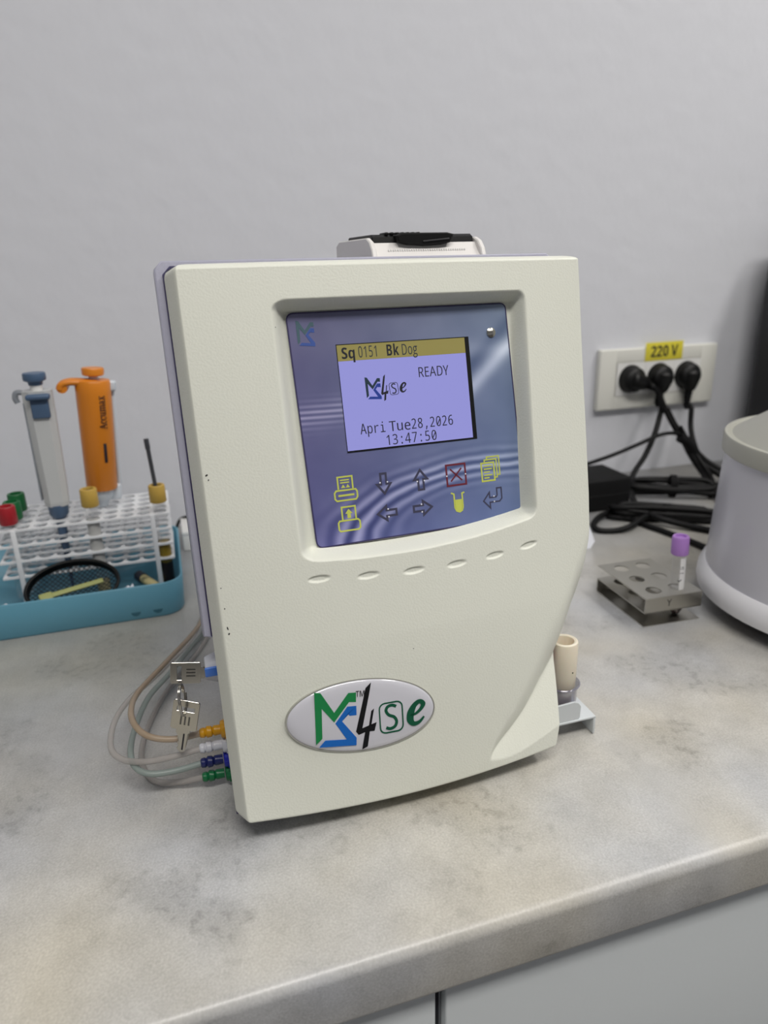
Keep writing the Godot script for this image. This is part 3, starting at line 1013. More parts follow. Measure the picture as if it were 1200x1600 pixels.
func build_badge(root: Node3D) -> void:
	var xf := Transform3D(Basis(Vector3.UP, deg_to_rad(-3.0)) * Basis(Vector3.RIGHT, deg_to_rad(2.8)), Vector3(0.069, 0.046, 0.0086))
	var st := begin()
	# domed oval: rings of an ellipse
	var rings: Array = []
	for q in [[1.0, -0.0052], [1.0, -0.0004], [0.985, 0.0001], [0.95, 0.0006], [0.88, 0.0010], [0.7, 0.0013], [0.4, 0.00145], [0.0, 0.0015]]:
		var ring: Array = []
		for p in ellipse(-0.0012, 0.0016, 0.0418 * maxf(q[0], 0.001), 0.0204 * maxf(q[0], 0.001), deg_to_rad(-6.0), 72): ring.append(xf * Vector3(p.x, p.y, q[1] - 0.0012))
		rings.append(ring)
	st.set_smooth_group(1)
	for i in rings.size() - 1:
		for k in 72:
			var k1 := (k + 1) % 72
			quad(st, rings[i][k], rings[i][k1], rings[i + 1][k1], rings[i + 1][k])
	var b := part("badge", st, M.badge, root)
	b.set_meta("label", "glossy pale oval badge with coloured letters")
	st = begin()
	var ring2: Array = []
	for p in ellipse(-0.0012, 0.0016, 0.0420, 0.0206, deg_to_rad(-6.0), 72): ring2.append(p)
	stroke(st, ring2, 0.0006, -0.0060, -0.0012, true, xf)
	part("badge_rim", st, M.badge_rim, b)
	logo(b, xf * Transform3D(Basis.IDENTITY, Vector3(0, 0, 0.00015)), 0.00022, [M.logo_green, M.logo_blue, M.logo_black, M.logo_deep, M.logo_deep], false)
	text("trade_mark", "TM", 0.0042, FONT_SANS, false, M.logo_black, b, xf * Transform3D(Basis(Vector3.BACK, deg_to_rad(-6)), Vector3(-0.0042, 0.0150, 0.0003)), true, 0.0001, false, 0.8)

func build_analyzer() -> void:
	var root := thing("blood_analyzer", "large cream bench-top blood analyser with lit screen, leaning back on the worktop", "analyser", V3(0.0128, 0.0170, -0.3036))
	root.basis = Basis(Vector3.UP, deg_to_rad(PANEL_YAW)) * Basis(Vector3.RIGHT, deg_to_rad(-PANEL_TILT)) * Basis.from_scale(Vector3.ONE * 0.975)
	build_cover(root)
	build_panel(root)
	build_badge(root)
	# seam and flange behind the cover
	var st := begin()
	var side := func(off: float, left: float, top: float, bottom: float, notch: bool) -> Array:
		var p: Array = []
		if notch:
			p.append(Vector2(left, 101.0) * 0.001)
			p.append(Vector2(5.0, 97.0) * 0.001)
			p.append(Vector2(5.0, bottom) * 0.001)
		else:
			p.append(Vector2(left, bottom + 6.0) * 0.001)
			p.append(Vector2(left + 3.0, bottom) * 0.001)
		p.append(Vector2(185.0, bottom) * 0.001)
		for v in [10.0, 30.0, 60.0, 73.0, 88.0, 107.0, 126.0, 150.0, 193.0, 231.0, 270.0]: p.append(Vector2(table(R_TAB, v) - off, v) * 0.001)
		p.append(Vector2(231.0 - off, top - 4.0) * 0.001)
		p.append(Vector2(227.0 - off, top) * 0.001)
		p.append(Vector2(left + 4.0, top) * 0.001)
		p.append(Vector2(left, top - 4.0) * 0.001)
		return p
	prism(st, side.call(3.0, -4.8, 294.6, 1.0, true), -0.0166, -0.0150)
	part("seam", st, M.seam, root)
	st = begin()
	prism(st, side.call(5.0, -8.6, 297.8, 2.0, true), -0.0275, -0.0166, 0.0008)
	part("rear_flange", st, M.housing, root)
	# body behind: upright, narrower at the lower right where the sample tube goes in
	st = begin()
	var up := Transform3D(Basis(Vector3.RIGHT, deg_to_rad(PANEL_TILT)), Vector3.ZERO)
	var toz := func(z: float, y: float) -> Vector2: return Vector2(-z, y)
	var ax := Basis(Vector3(0, 0, -1), Vector3(0, 1, 0), Vector3(1, 0, 0))
	var prof1 := [toz.call(-0.026, 0.004), toz.call(-0.092, 0.2855), toz.call(-0.215, 0.262), toz.call(-0.232, 0.246), toz.call(-0.236, 0.02), toz.call(-0.226, 0.004)]
	prism(st, prof1, 0.012, 0.186, 0.002, up * Transform3D(ax, Vector3.ZERO))
	var prof2 := [toz.call(-0.056, 0.118), toz.call(-0.092, 0.2855), toz.call(-0.215, 0.262), toz.call(-0.232, 0.246), toz.call(-0.234, 0.14), toz.call(-0.22, 0.118)]
	prism(st, prof2, 0.180, 0.218, 0.002, up * Transform3D(ax, Vector3.ZERO))
	part("rear_housing", st, M.housing, root)
	for q in [[0.03, -0.05], [0.165, -0.05], [0.03, -0.205], [0.165, -0.205]]:
		st = begin()
		lathe(st, [Vector2(0.0, -0.01744), Vector2(0.009, -0.01744), Vector2(0.010, -0.015), Vector2(0.010, 0.006), Vector2(0.0, 0.006)], 20, up * Vector3(q[0], 0, q[1]), up.basis)
		part("foot", st, M.black_matte, root)
	# printer on top
	var inv := root.transform.affine_inverse()
	st = begin()
	var w := func(z: float, h: float) -> Vector2: return Vector2(-z, TOP + h)
	var pw := 0.1845
	var bodyp := [w.call(-0.3985, 0.2860), w.call(-0.3985, 0.2938), w.call(-0.4040, 0.2985), w.call(-0.4085, 0.3028), w.call(-0.470, 0.3046), w.call(-0.480, 0.3000), w.call(-0.480, 0.276)]
	prism(st, bodyp, 0.1195, pw, 0.0006, inv * Transform3D(ax, Vector3.ZERO))
	var pr := part("printer", st, M.printer, root)
	pr.set_meta("label", "white built-in slip printer with black lid on top of the body")
	var cheek: Array = [w.call(-0.3975, 0.276), w.call(-0.3975, 0.2945), w.call(-0.400, 0.2995), w.call(-0.4045, 0.3035), w.call(-0.411, 0.3056), w.call(-0.474, 0.3060), w.call(-0.482, 0.3035), w.call(-0.483, 0.276)]
	for x in [0.1172, 0.1832]:
		st = begin()
		prism(st, cheek, x, x + 0.0030, 0.0006, inv * Transform3D(ax, Vector3.ZERO))
		part("printer_cheek", st, M.printer, pr)
	st = begin()
	var lidp := [w.call(-0.409, 0.3022), w.call(-0.4100, 0.3060), w.call(-0.413, 0.3074), w.call(-0.462, 0.3078), w.call(-0.466, 0.3040)]
	prism(st, lidp, 0.1206, 0.1826, 0.0005, inv * Transform3D(ax, Vector3.ZERO))
	var lid := part("printer_lid", st, M.black, pr)
	# tear-bar tongue that hangs over the front
	st = begin()
	var tp: Array = [Vector2(0.1335, 0.3065), Vector2(0.1345, 0.3030), Vector2(0.140, 0.3015), Vector2(0.150, 0.3008), Vector2(0.160, 0.3012), Vector2(0.166, 0.3026), Vector2(0.168, 0.3070), Vector2(0.164, 0.3079), Vector2(0.137, 0.3079)]
	prism(st, tp, -0.415, -0.4035, 0.0007, inv * Transform3D(Basis.IDENTITY, Vector3(0, TOP, 0)))
	part("lid_tongue", st, M.black_matte, pr)
	st = begin()
	tube(st, [inv * V3(0.149, 0.3032, -0.4033), inv * V3(0.165, 0.3046, -0.4033)], 0.0005, 6)
	part("tongue_slot", st, M.dark, pr)
	for k in 7:
		st = begin()
		rbox(st, inv * V3(0.1300 + 0.0032 * k, 0.3078, -0.4170), Vector3(0.0020, 0.0016, 0.012), 0.0006, 2, inv.basis)
		part("lid_ridge", st, M.black, pr)
	st = begin()
	for k in 34: box(st, inv * V3(0.1285 + 0.0014 * k, 0.2986, -0.4036), Vector3(0.0006, 0.0010, 0.0008))
	var teeth := part("tear_teeth", st, M.white, pr)
	teeth.set_meta("kind", "stuff")
	# hose ports on the left side, one colour each
	var px := 0.0066
	for q in [[0.0392, M.fit_yellow, "yellow collar hose port"], [0.0290, M.fit_white, "white collar hose port"], [0.0188, M.fit_blue, "blue collar hose port"], [0.0088, M.fit_green, "green collar hose port"]]:
		st = begin()
		var fb: Basis = inv.basis * frame_to(Vector3.LEFT)
		lathe(st, [Vector2(0.0, -0.014), Vector2(0.0051, -0.014), Vector2(0.0051, 0.0), Vector2(0.0046, 0.0008), Vector2(0.003, 0.0010), Vector2(0.0, 0.0010)], 14, inv * V3(px + 0.0004 * 0, q[0], -0.3585), fb)
		for k in 8:
			var an := TAU * k / 8
			box(st, inv * V3(px + 0.006, q[0] + 0.0051 * cos(an), -0.3585 + 0.0051 * sin(an)), Vector3(0.010, 0.0009, 0.0009))
		part("hose_port", st, q[1], root).set_meta("label", q[2])
	# key switch
	st = begin()
	var lb: Basis = inv.basis * frame_to(Vector3.LEFT)
	lathe(st, [Vector2(0.0, -0.012), Vector2(0.0105, -0.012), Vector2(0.0105, -0.0015), Vector2(0.0095, -0.0005), Vector2(0.0, -0.0005)], 28, inv * V3(0.0120, 0.0815, -0.357), lb)
	var ks := part("key_switch", st, M.dark, root)
	st = begin()
	lathe(st, [Vector2(0.0094, -0.001), Vector2(0.0094, 0.0010), Vector2(0.0066, 0.0088), Vector2(0.0054, 0.0092), Vector2(0.0, 0.0092)], 8, inv * V3(0.0104, 0.0815, -0.357), lb)
	part("lock_ring", st, M.fit_white, ks)
	st = begin()
	rbox(st, inv * V3(0.0050, 0.0835, -0.3490), Vector3(0.0080, 0.0056, 0.0016), 0.0006, 2, inv.basis)
	part("lock_lamp", st, M.lock_blue, ks)
	# sample carriage at the lower right: bracket, clear cup
	st = begin()
	var br := Transform3D(Basis(Vector3.UP, deg_to_rad(2.7)), V3(0, 0, 0))
	prism(st, [Vector2(0.2095, 0.0125), Vector2(0.2252, 0.0132), Vector2(0.2268, 0.0150), Vector2(0.2270, 0.0232), Vector2(0.2250, 0.0260), Vector2(0.2220, 0.0272), Vector2(0.2095, 0.0266)], -0.3310, -0.3296, 0.0002, inv * Transform3D(Basis.IDENTITY, Vector3(0, TOP, 0)))
	rbox(st, inv * V3(0.2232, 0.0130, -0.3430), Vector3(0.0300, 0.0016, 0.028), 0.0004, 1, inv.basis)
	rbox(st, inv * V3(0.2374, 0.0070, -0.3430), Vector3(0.0016, 0.0126, 0.028), 0.0004, 1, inv.basis)
	rbox(st, inv * V3(0.2000, 0.0130, -0.3490), Vector3(0.0240, 0.0016, 0.015), 0.0004, 1, inv.basis)
	part("sample_bracket", st, M.bracket, root)
	st = begin()
	lathe(st, [Vector2(0.0092, 0.0140), Vector2(0.0102, 0.0150), Vector2(0.0104, 0.0310), Vector2(0.0122, 0.0350), Vector2(0.0116, 0.0355), Vector2(0.0098, 0.0312), Vector2(0.0092, 0.0165), Vector2(0.0, 0.0160)], 28, inv * V3(0.2196, 0.0, -0.3430), inv.basis)
	var cup := part("sample_cup", st, M.smoke, root)
	cup.set_meta("label", "smoky clear cup on the white bracket")

func build_sample_adapter() -> void:
	var t := thing("sample_adapter", "hollow beige plastic sample tube adapter standing in the clear cup", "adapter", V3(0.2202, 0.0162, -0.3430))
	var st := begin()
	lathe(st, [Vector2(0.0, 0.0), Vector2(0.0062, 0.0), Vector2(0.0068, 0.0008), Vector2(0.0068, 0.0158), Vector2(0.0080, 0.0166), Vector2(0.0086, 0.0176), Vector2(0.0088, 0.0470), Vector2(0.0083, 0.0486), Vector2(0.0072, 0.0491), Vector2(0.0061, 0.0486), Vector2(0.0056, 0.0472), Vector2(0.0052, 0.0250), Vector2(0.0, 0.0245)], 36)
	part("sleeve", st, M.beige, t)
	st = begin()
	rbox(st, Vector3(0.0020, 0.0295, 0.00860), Vector3(0.0008, 0.0009, 0.0004), 0.0002, 1)
	part("speck", st, M.scuff, t)

# ------------------------------------------------------------------ hoses and keys
func build_hoses() -> void:
	var hs := [
		["amber-tinted clear hose with yellow fitting, topmost of the four on the left side", M.hose_amber, M.fit_yellow, [V3(-0.0039, 0.0392, -0.3585), V3(-0.0209, 0.0386, -0.3590), V3(-0.0340, 0.0410, -0.3630), V3(-0.0413, 0.0445, -0.3720), V3(-0.0437, 0.0436, -0.3900), V3(-0.0407, 0.0366, -0.4200), V3(-0.0232, 0.0272, -0.4700), V3(-0.0019, 0.0191, -0.5250), V3(0.0089, 0.0120, -0.5711), V3(0.0200, 0.0100, -0.6140)]],
		["clear hose with white fitting, second of the four, making the widest loop", M.hose, M.fit_white, [V3(-0.0050, 0.0290, -0.3585), V3(-0.0223, 0.0270, -0.3590), V3(-0.0385, 0.0246, -0.3630), V3(-0.0513, 0.0230, -0.3720), V3(-0.0578, 0.0241, -0.3850), V3(-0.0562, 0.0253, -0.4100), V3(-0.0476, 0.0238, -0.4350), V3(-0.0293, 0.0201, -0.4680), V3(-0.0064, 0.0086, -0.5300), V3(0.0065, 0.0080, -0.5738), V3(0.0200, 0.0080, -0.6122)]],
		["greenish clear hose with dark blue fitting, third of the four on the left side", M.hose_green, M.fit_blue_dark, [V3(-0.0054, 0.0188, -0.3585), V3(-0.0218, 0.0170, -0.3590), V3(-0.0359, 0.0178, -0.3600), V3(-0.0441, 0.0203, -0.3660), V3(-0.0464, 0.0236, -0.3780), V3(-0.0439, 0.0244, -0.4000), V3(-0.0365, 0.0245, -0.4300), V3(-0.0239, 0.0210, -0.4600), V3(-0.0059, 0.0060, -0.5238), V3(0.0090, 0.0040, -0.5583), V3(0.0200, 0.0040, -0.6014)]],
		["clear hose with green fitting, lowest of the four, lying on the worktop", M.hose, M.fit_green, [V3(-0.0055, 0.0088, -0.3585), V3(-0.0212, 0.0050, -0.3637), V3(-0.0339, 0.0030, -0.3710), V3(-0.0409, 0.0026, -0.3836), V3(-0.0433, 0.0026, -0.4009), V3(-0.0404, 0.0026, -0.4255), V3(-0.0303, 0.0026, -0.4611), V3(-0.0145, 0.0026, -0.4943), V3(0.0018, 0.0026, -0.5283), V3(0.0117, 0.0026, -0.5593), V3(0.0200, 0.0026, -0.5960)]],
	]
	for h in hs:
		var pts: Array = h[3]
		var t := thing("hose", h[0], "hose", pts[0], "hoses plugged into the left side of the analyser")
		var loc: Array = []
		for p in spline(pts, 7): loc.append(p - pts[0])
		var st := begin()
		tube(st, loc, 0.00185, 10)
		part("tubing", st, h[1], t)
		st = begin()
		lathe(st, [Vector2(0.0, -0.0106), Vector2(0.0028, -0.0106), Vector2(0.0030, -0.0060), Vector2(0.0022, -0.0052), Vector2(0.0032, -0.0044), Vector2(0.0034, -0.0020), Vector2(0.0024, -0.0012), Vector2(0.0030, -0.0002), Vector2(0.0027, 0.0016), Vector2(0.0020, 0.0022), Vector2(0.0, 0.0022)], 14, Vector3.ZERO, frame_to(Vector3.LEFT))
		part("fitting", st, h[2], t)

func key_shape(st: SurfaceTool, xf: Transform3D) -> void:
	# head 15 x 13 mm with a slot, blade along +x; head built as a frame round the slot; mm
	var k := func(a: Array) -> Array: return sc(a, 0.001)
	prism(st, k.call([-15.0, -5.6, -14.2, -6.6, -11.4, -6.6, -11.4, 6.4, -14.2, 6.4, -15.0, 5.6]), -0.00045, 0.00045, 0.0001, xf)
	prism(st, k.call([-9.0, -6.6, 0.6, -6.6, 1.4, -5.8, 1.4, 5.6, 0.6, 6.4, -9.0, 6.4]), -0.00045, 0.00045, 0.0001, xf)
	prism(st, k.call([-11.6, -6.6, -8.8, -6.6, -8.8, -4.4, -11.6, -4.4]), -0.00045, 0.00045, 0.0001, xf)
	prism(st, k.call([-11.6, 4.2, -8.8, 4.2, -8.8, 6.4, -11.6, 6.4]), -0.00045, 0.00045, 0.0001, xf)
	prism(st, k.call([1.2, -3.6, 3.0, -3.6, 4.4, -2.4, 6.0, -2.6, 7.4, -1.6, 9.0, -2.4, 10.4, -1.4, 12.0, -2.2, 14.0, -0.6, 14.0, 1.2, 12.6, 2.2, 3.4, 2.4, 2.4, 3.4, 1.2, 3.4]), -0.0004, 0.0004, 0.0001, xf)

func key_detail(t: Node3D, m: Material) -> void:
	var st := begin()
	for q in [[-6.4, 2.2, -1.6, 2.2], [-6.4, 0.2, -1.6, 0.2], [-6.4, -1.8, -1.6, -1.8]]:
		stroke(st, sc(q, 0.001), 0.0008, 0.0004, 0.00055)
	part("stamped_mark", st, m, t)
	st = begin()
	stroke(st, sc([3.4, 0.6, 12.6, 0.6], 0.001), 0.0008, 0.0003, 0.0005)
	part("blade_groove", st, M.dark, t)

func build_keys() -> void:
	var t := thing("key", "flat steel key pushed into the lock on the analyser's left side", "key", V3(-0.0024, 0.0808, -0.3552))
	t.basis = Basis(Vector3.BACK, deg_to_rad(-7.0)) * Basis(Vector3.UP, deg_to_rad(-6.0))
	var st := begin()
	key_shape(st, Transform3D.IDENTITY)
	part("key_blank", st, M.chrome, t)
	key_detail(t, M.chrome_dark)
	t = thing("key", "flat steel key hanging below the other key from the ring", "key", V3(-0.0140, 0.0478, -0.3550))
	t.basis = Basis(Vector3.BACK, deg_to_rad(-103.0)) * Basis(Vector3.RIGHT, deg_to_rad(18.0)) * Basis.from_scale(Vector3.ONE * 1.14)
	st = begin()
	key_shape(st, Transform3D.IDENTITY)
	part("key_blank", st, M.chrome, t)
	key_detail(t, M.chrome_dark)
	# ring of two wire turns
	t = thing("key_ring", "small split wire ring joining the two steel keys", "key ring", V3(-0.0129, 0.0655, -0.3550))
	st = begin()
	var b := Basis(Vector3.UP, deg_to_rad(78.0)) * Basis(Vector3.BACK, 0.10)
	var pts: Array = []
	for i in 65:
		var a := TAU * 2.0 * i / 64.0
		pts.append(b * Vector3(0.0085 * cos(a) * 0.8, 0.0095 * sin(a), (i / 64.0 - 0.5) * 0.0016))
	tube(st, pts, 0.00055, 8)
	part("ring_wire", st, M.chrome, t)

# ------------------------------------------------------------------ centrifuge
func build_centrifuge() -> void:
	var t := thing("centrifuge", "round white bench centrifuge with grey domed lid, cut by the right edge", "centrifuge", V3(0.5387, 0, -0.4049))
	var st := begin()
	lathe(st, [Vector2(0.116, 0.0125), Vector2(0.1222, 0.0150), Vector2(0.1234, 0.0200), Vector2(0.1228, 0.0275), Vector2(0.1205, 0.0325), Vector2(0.1185, 0.0350), Vector2(0.113, 0.0356)], 96)
	part("base_ring", st, M.cent_base, t)
	st = begin()
	lathe(st, [Vector2(0.0, 0.0126), Vector2(0.116, 0.0126)], 64)
	part("bottom_plate", st, M.dark, t)
	st = begin()
	lathe(st, [Vector2(0.1172, 0.0345), Vector2(0.1172, 0.0380), Vector2(0.1130, 0.1390), Vector2(0.1115, 0.1395)], 96)
	part("drum", st, M.cent, t)
	st = begin()
	lathe(st, [Vector2(0.1100, 0.1360), Vector2(0.1150, 0.1360), Vector2(0.1160, 0.1368), Vector2(0.1160, 0.1492), Vector2(0.1150, 0.1510), Vector2(0.1120, 0.1514), Vector2(0.1090, 0.1500)], 96)
	part("lid_rim", st, M.cent_rim, t)
	st = begin()
	lathe(st, [Vector2(0.1100, 0.1496), Vector2(0.1060, 0.1520), Vector2(0.085, 0.1660), Vector2(0.060, 0.1800), Vector2(0.040, 0.1870), Vector2(0.018, 0.1900), Vector2(0.0, 0.1905)], 80)
	part("lid", st, M.cent_lid, t)
	for k in 4:
		st = begin()
		var a := TAU * k / 4 + 0.5
		lathe(st, [Vector2(0.0, 0.0), Vector2(0.012, 0.0), Vector2(0.014, 0.013), Vector2(0.0, 0.013)], 20, Vector3(0.085 * cos(a), 0, 0.085 * sin(a)))
		part("foot", st, M.black_matte, t)

# ------------------------------------------------------------------ blue basket, rack, tubes
func rr_loop(x0: float, z0: float, x1: float, z1: float, r: float, y: float) -> Array:
	var out: Array = []
	for p in round_rect(x0, z0, x1, z1, r, 6): out.append(Vector3(p.x, y, p.y))
	return out

func band(st: SurfaceTool, A: Array, B: Array) -> void:
	for i in A.size():
		var j := (i + 1) % A.size()
		quad(st, A[j], A[i], B[i], B[j])

func cap_loop(st: SurfaceTool, A: Array, up: bool) -> void:
	var c := Vector3.ZERO
	for p in A: c += p
	c /= A.size()
	for i in A.size():
		var j := (i + 1) % A.size()
		if up: tri(st, c, A[j], A[i])
		else: tri(st, c, A[i], A[j])

func build_basket_and_rack() -> void:
	var t := thing("storage_basket", "translucent blue plastic basket at the left, holding the white tube rack", "basket", V3(-0.1200, 0, -0.6770))
	var st := begin()
	st.set_smooth_group(3)
	var hx := 0.113
	var hz := 0.0795
	var lo := rr_loop(-hx + 0.003, -hz + 0.002, hx - 0.003, hz - 0.002, 0.017, 0.0)
	var lo2 := rr_loop(-hx + 0.0015, -hz + 0.001, hx - 0.0015, hz - 0.001, 0.018, 0.002)
	var hi := rr_loop(-hx, -hz, hx, hz, 0.019, 0.0318)
	var hi2 := rr_loop(-hx + 0.0012, -hz + 0.0012, hx - 0.0012, hz - 0.0012, 0.018, 0.0326)
	var ih := rr_loop(-hx + 0.0024, -hz + 0.0024, hx - 0.0024, hz - 0.0024, 0.017, 0.0318)
	var il := rr_loop(-hx + 0.005, -hz + 0.004, hx - 0.005, hz - 0.004, 0.015, 0.0022)
	band(st, lo, lo2); band(st, lo2, hi); band(st, hi, hi2); band(st, hi2, ih); band(st, ih, il)
	cap_loop(st, lo, false); cap_loop(st, il, true)
	part("tub", st, M.basket, t)
	for x in [0.0700, 0.0885]:
		st = begin()
		lathe(st, [Vector2(0.0, -0.001), Vector2(0.0048, -0.001), Vector2(0.0048, 0.0004), Vector2(0.0042, 0.0008), Vector2(0.0, 0.0008)], 20, Vector3(x, 0.0085, hz - 0.0016), frame_to(Vector3.BACK))
		part("round_stud", st, M.basket_dark, t)
	# rack: four holed shelves on posts
	var r := thing("test_tube_rack", "white open test tube rack of four holed shelves standing in the blue basket", "test tube rack", V3(-0.0862, 0.0022, -0.6860))
	var P := 0.01462
	var x0 := -5.0 * P
	var z0 := -2.5 * P
	for h in [0.0776, 0.0630, 0.0484, 0.0338]:
		st = begin()
		holed_plate(st, x0, z0, 10, 5, P, P, 0.0061, h - 0.0018, h, 0.0008, 0.0008)
		part("shelf", st, M.rack, r)
	for x in [x0 + P, -x0 - P]:
		for z in [z0, -z0]:
			st = begin()
			rbox(st, Vector3(x, 0.0388, z), Vector3(0.0042, 0.0772, 0.0032), 0.0006, 1)
			part("post", st, M.rack, r)
	for q in [[x0, 0.0]]:
		pass
	# tubes standing in the rack
	var front := -0.6860 + 2.0 * P
	var col := func(i: int) -> float: return -0.0862 + (i - 4.5) * P
	blood_tube("sample_tube", "yellow-capped glass tube in the rack's front row, nearly empty, below the orange pipette", V3(col.call(5) - 0.0002, 0.0036, front), M.cap_yellow, 0.1050, "empty")
	blood_tube("sample_tube", "yellow-capped glass tube of amber serum over dark clot at the rack's right end", V3(col.call(9) - 0.0002, 0.0036, front), M.cap_yellow, 0.1020, "serum")
	blood_tube("sample_tube", "red-capped tube at the left end of the white rack", V3(col.call(0) + 0.0040, 0.0100, front - 0.0015), M.cap_red, 0.0900, "plain")
	blood_tube("sample_tube", "green-capped tube half hidden behind the red-capped one", V3(col.call(0) + 0.0062, 0.0100, front - P), M.cap_green, 0.0900, "plain")
	blood_tube("sample_tube", "green-capped tube at the back, rightmost of the capped tubes on the left", V3(col.call(0) + 0.0080, 0.0100, front - 2.0 * P), M.cap_green, 0.0930, "plain")
	# thin stick standing in the right tube
	var s := thing("stirring_stick", "thin dark grey plastic stick standing in the right yellow-capped tube", "stick", V3(-0.0205, 0.0886, front))
	st = begin()
	lathe(st, [Vector2(0.0, 0.0), Vector2(0.0018, 0.0), Vector2(0.0019, 0.050), Vector2(0.0023, 0.0510), Vector2(0.0023, 0.0600), Vector2(0.0, 0.0602)], 12, Vector3.ZERO, Basis(Vector3.BACK, 0.06) * Basis(Vector3.RIGHT, -0.06))
	part("stem", st, M.stick, s)
	# black wire mesh dish leaning in the front of the basket
	var d := thing("mesh_dish", "oval black wire-mesh dish leaning between the rack and basket front", "mesh dish", V3(-0.1012, 0.0300, -0.6262))
	d.basis = Basis(Vector3.BACK, deg_to_rad(1.5)) * Basis(Vector3.RIGHT, deg_to_rad(34.0))
	st = begin()
	var el: Array = []
	for p in ellipse(0, 0, 0.0385, 0.0262, 0, 56): el.append(Vector3(p.x, 0, p.y))
	tube(st, el, 0.0017, 8, true)
	part("rim_wire", st, M.black, d)
	st = begin()
	st.set_smooth_group(4)
	for i in 56:
		var j := (i + 1) % 56
		var a0: Vector3 = el[i]
		var a1: Vector3 = el[j]
		var lowr := func(p: Vector3) -> Vector3: return Vector3(p.x * 0.95, -0.0065, p.z * 0.95)
		quad(st, a1, a0, lowr.call(a0), lowr.call(a1))
	part("rim_band", st, M.black, d)
	st = begin()
	for dirn in [-1.0, 1.0]:
		for k in range(-22, 23):
			var off := k * 0.0031
			var dv := Vector2(cos(0.75), sin(0.75) * dirn)
			var nv := Vector2(-dv.y, dv.x)
			var o2 := nv * off
			# clip the line to the ellipse
			var A := dv.x * dv.x / (0.0378 * 0.0378) + dv.y * dv.y / (0.0256 * 0.0256)
			var B := 2.0 * (o2.x * dv.x / (0.0378 * 0.0378) + o2.y * dv.y / (0.0256 * 0.0256))
			var C := o2.x * o2.x / (0.0378 * 0.0378) + o2.y * o2.y / (0.0256 * 0.0256) - 1.0
			var D := B * B - 4.0 * A * C
			if D <= 0.0: continue
			var ta := (-B - sqrt(D)) / (2.0 * A)
			var tb := (-B + sqrt(D)) / (2.0 * A)
			var line: Array = []
			for q in 7:
				var pp := o2 + dv * lerpf(ta, tb, q / 6.0)
				var rr := pp.x * pp.x / (0.0378 * 0.0378) + pp.y * pp.y / (0.0256 * 0.0256)
				line.append(Vector3(pp.x, -0.005 - 0.006 * (1.0 - rr), pp.y))
			tube(st, line, 0.00032, 4)
	var wires := part("mesh_wires", st, M.black, d)
	wires.set_meta("kind", "stuff")
	# pale strip lying in the dish
	s = thing("pale_strip", "pale yellow-green plastic strip lying slantwise in the black mesh dish", "strip", V3(-0.1000, 0.0268, -0.6262))
	s.basis = Basis(Vector3.UP, deg_to_rad(20.0)) * Basis(Vector3.BACK, deg_to_rad(2.0)) * Basis(Vector3.RIGHT, deg_to_rad(34.0))
	st = begin()
	rbox(st, Vector3(0, 0, 0), Vector3(0.050, 0.0022, 0.0048), 0.0008, 2)
	part("shaft", st, M.pen, s)
	st = begin()
	rbox(st, Vector3(-0.0240, 0.0004, 0.0004), Vector3(0.011, 0.0034, 0.0078), 0.0012, 2)
	part("wide_end", st, M.pen, s)
	# small vial lying in the basket, scrap, tissue
	var vt := thing("small_vial", "small vial with cream label and dark cap lying in the basket's front right", "vial", V3(-0.0400, 0.0068, -0.6660))
	vt.basis = Basis(Vector3.UP, deg_to_rad(-64.0)) * Basis(Vector3.BACK, PI / 2)
	st = begin()
	lathe(st, [Vector2(0.0, -0.018), Vector2(0.0040, -0.018), Vector2(0.0044, -0.016), Vector2(0.0044, 0.010), Vector2(0.0036, 0.012)], 18)
	part("barrel", st, M.label_cream, vt)
	st = begin()
	lathe(st, [Vector2(0.0036, 0.010), Vector2(0.0050, 0.010), Vector2(0.0052, 0.021), Vector2(0.0044, 0.022), Vector2(0.0, 0.022)], 18)
	part("cap", st, mat(Color(0.16, 0.15, 0.22), 0.4), vt)
	crumple("plastic_scrap", "crumpled clear-white plastic scrap beside the black mesh dish", "scrap", V3(-0.0560, 0.0022, -0.6330), Vector3(0.011, 0.020, 0.012), 31)
	crumple("tissue_wad", "small white tissue wad in the basket's front left corner", "tissue", V3(-0.1610, 0.0022, -0.6440), Vector3(0.014, 0.012, 0.010), 32)

func crumple(called: String, label: String, category: String, where: Vector3, size: Vector3, seed_: int) -> void:
	var n := FastNoiseLite.new()
	n.seed = seed_
	n.frequency = 1.1
	var t := thing(called, label, category, where)
	var st := begin()
	var segs := 18
	var grid: Array = []
	for i in 10:
		var row: Array = []
		var ph := PI * i / 9.0
		for k in segs:
			var th := TAU * k / segs
			var dirv := Vector3(sin(ph) * cos(th), cos(ph), sin(ph) * sin(th))
			var rr := 0.75 + 0.55 * n.get_noise_3d(dirv.x * 1.7, dirv.y * 1.7, dirv.z * 1.7)
			var p := Vector3(dirv.x * size.x, maxf(0.0, (dirv.y * 0.5 + 0.42) * size.y), dirv.z * size.z) * Vector3(rr, rr if dirv.y > -0.4 else 0.0, rr)
			row.append(p)
		grid.append(row)
	for i in 9:
		for k in segs:
			var k1 := (k + 1) % segs
			quad(st, grid[i + 1][k1], grid[i + 1][k], grid[i][k], grid[i][k1])
	part("sheet", st, M.paper, t)

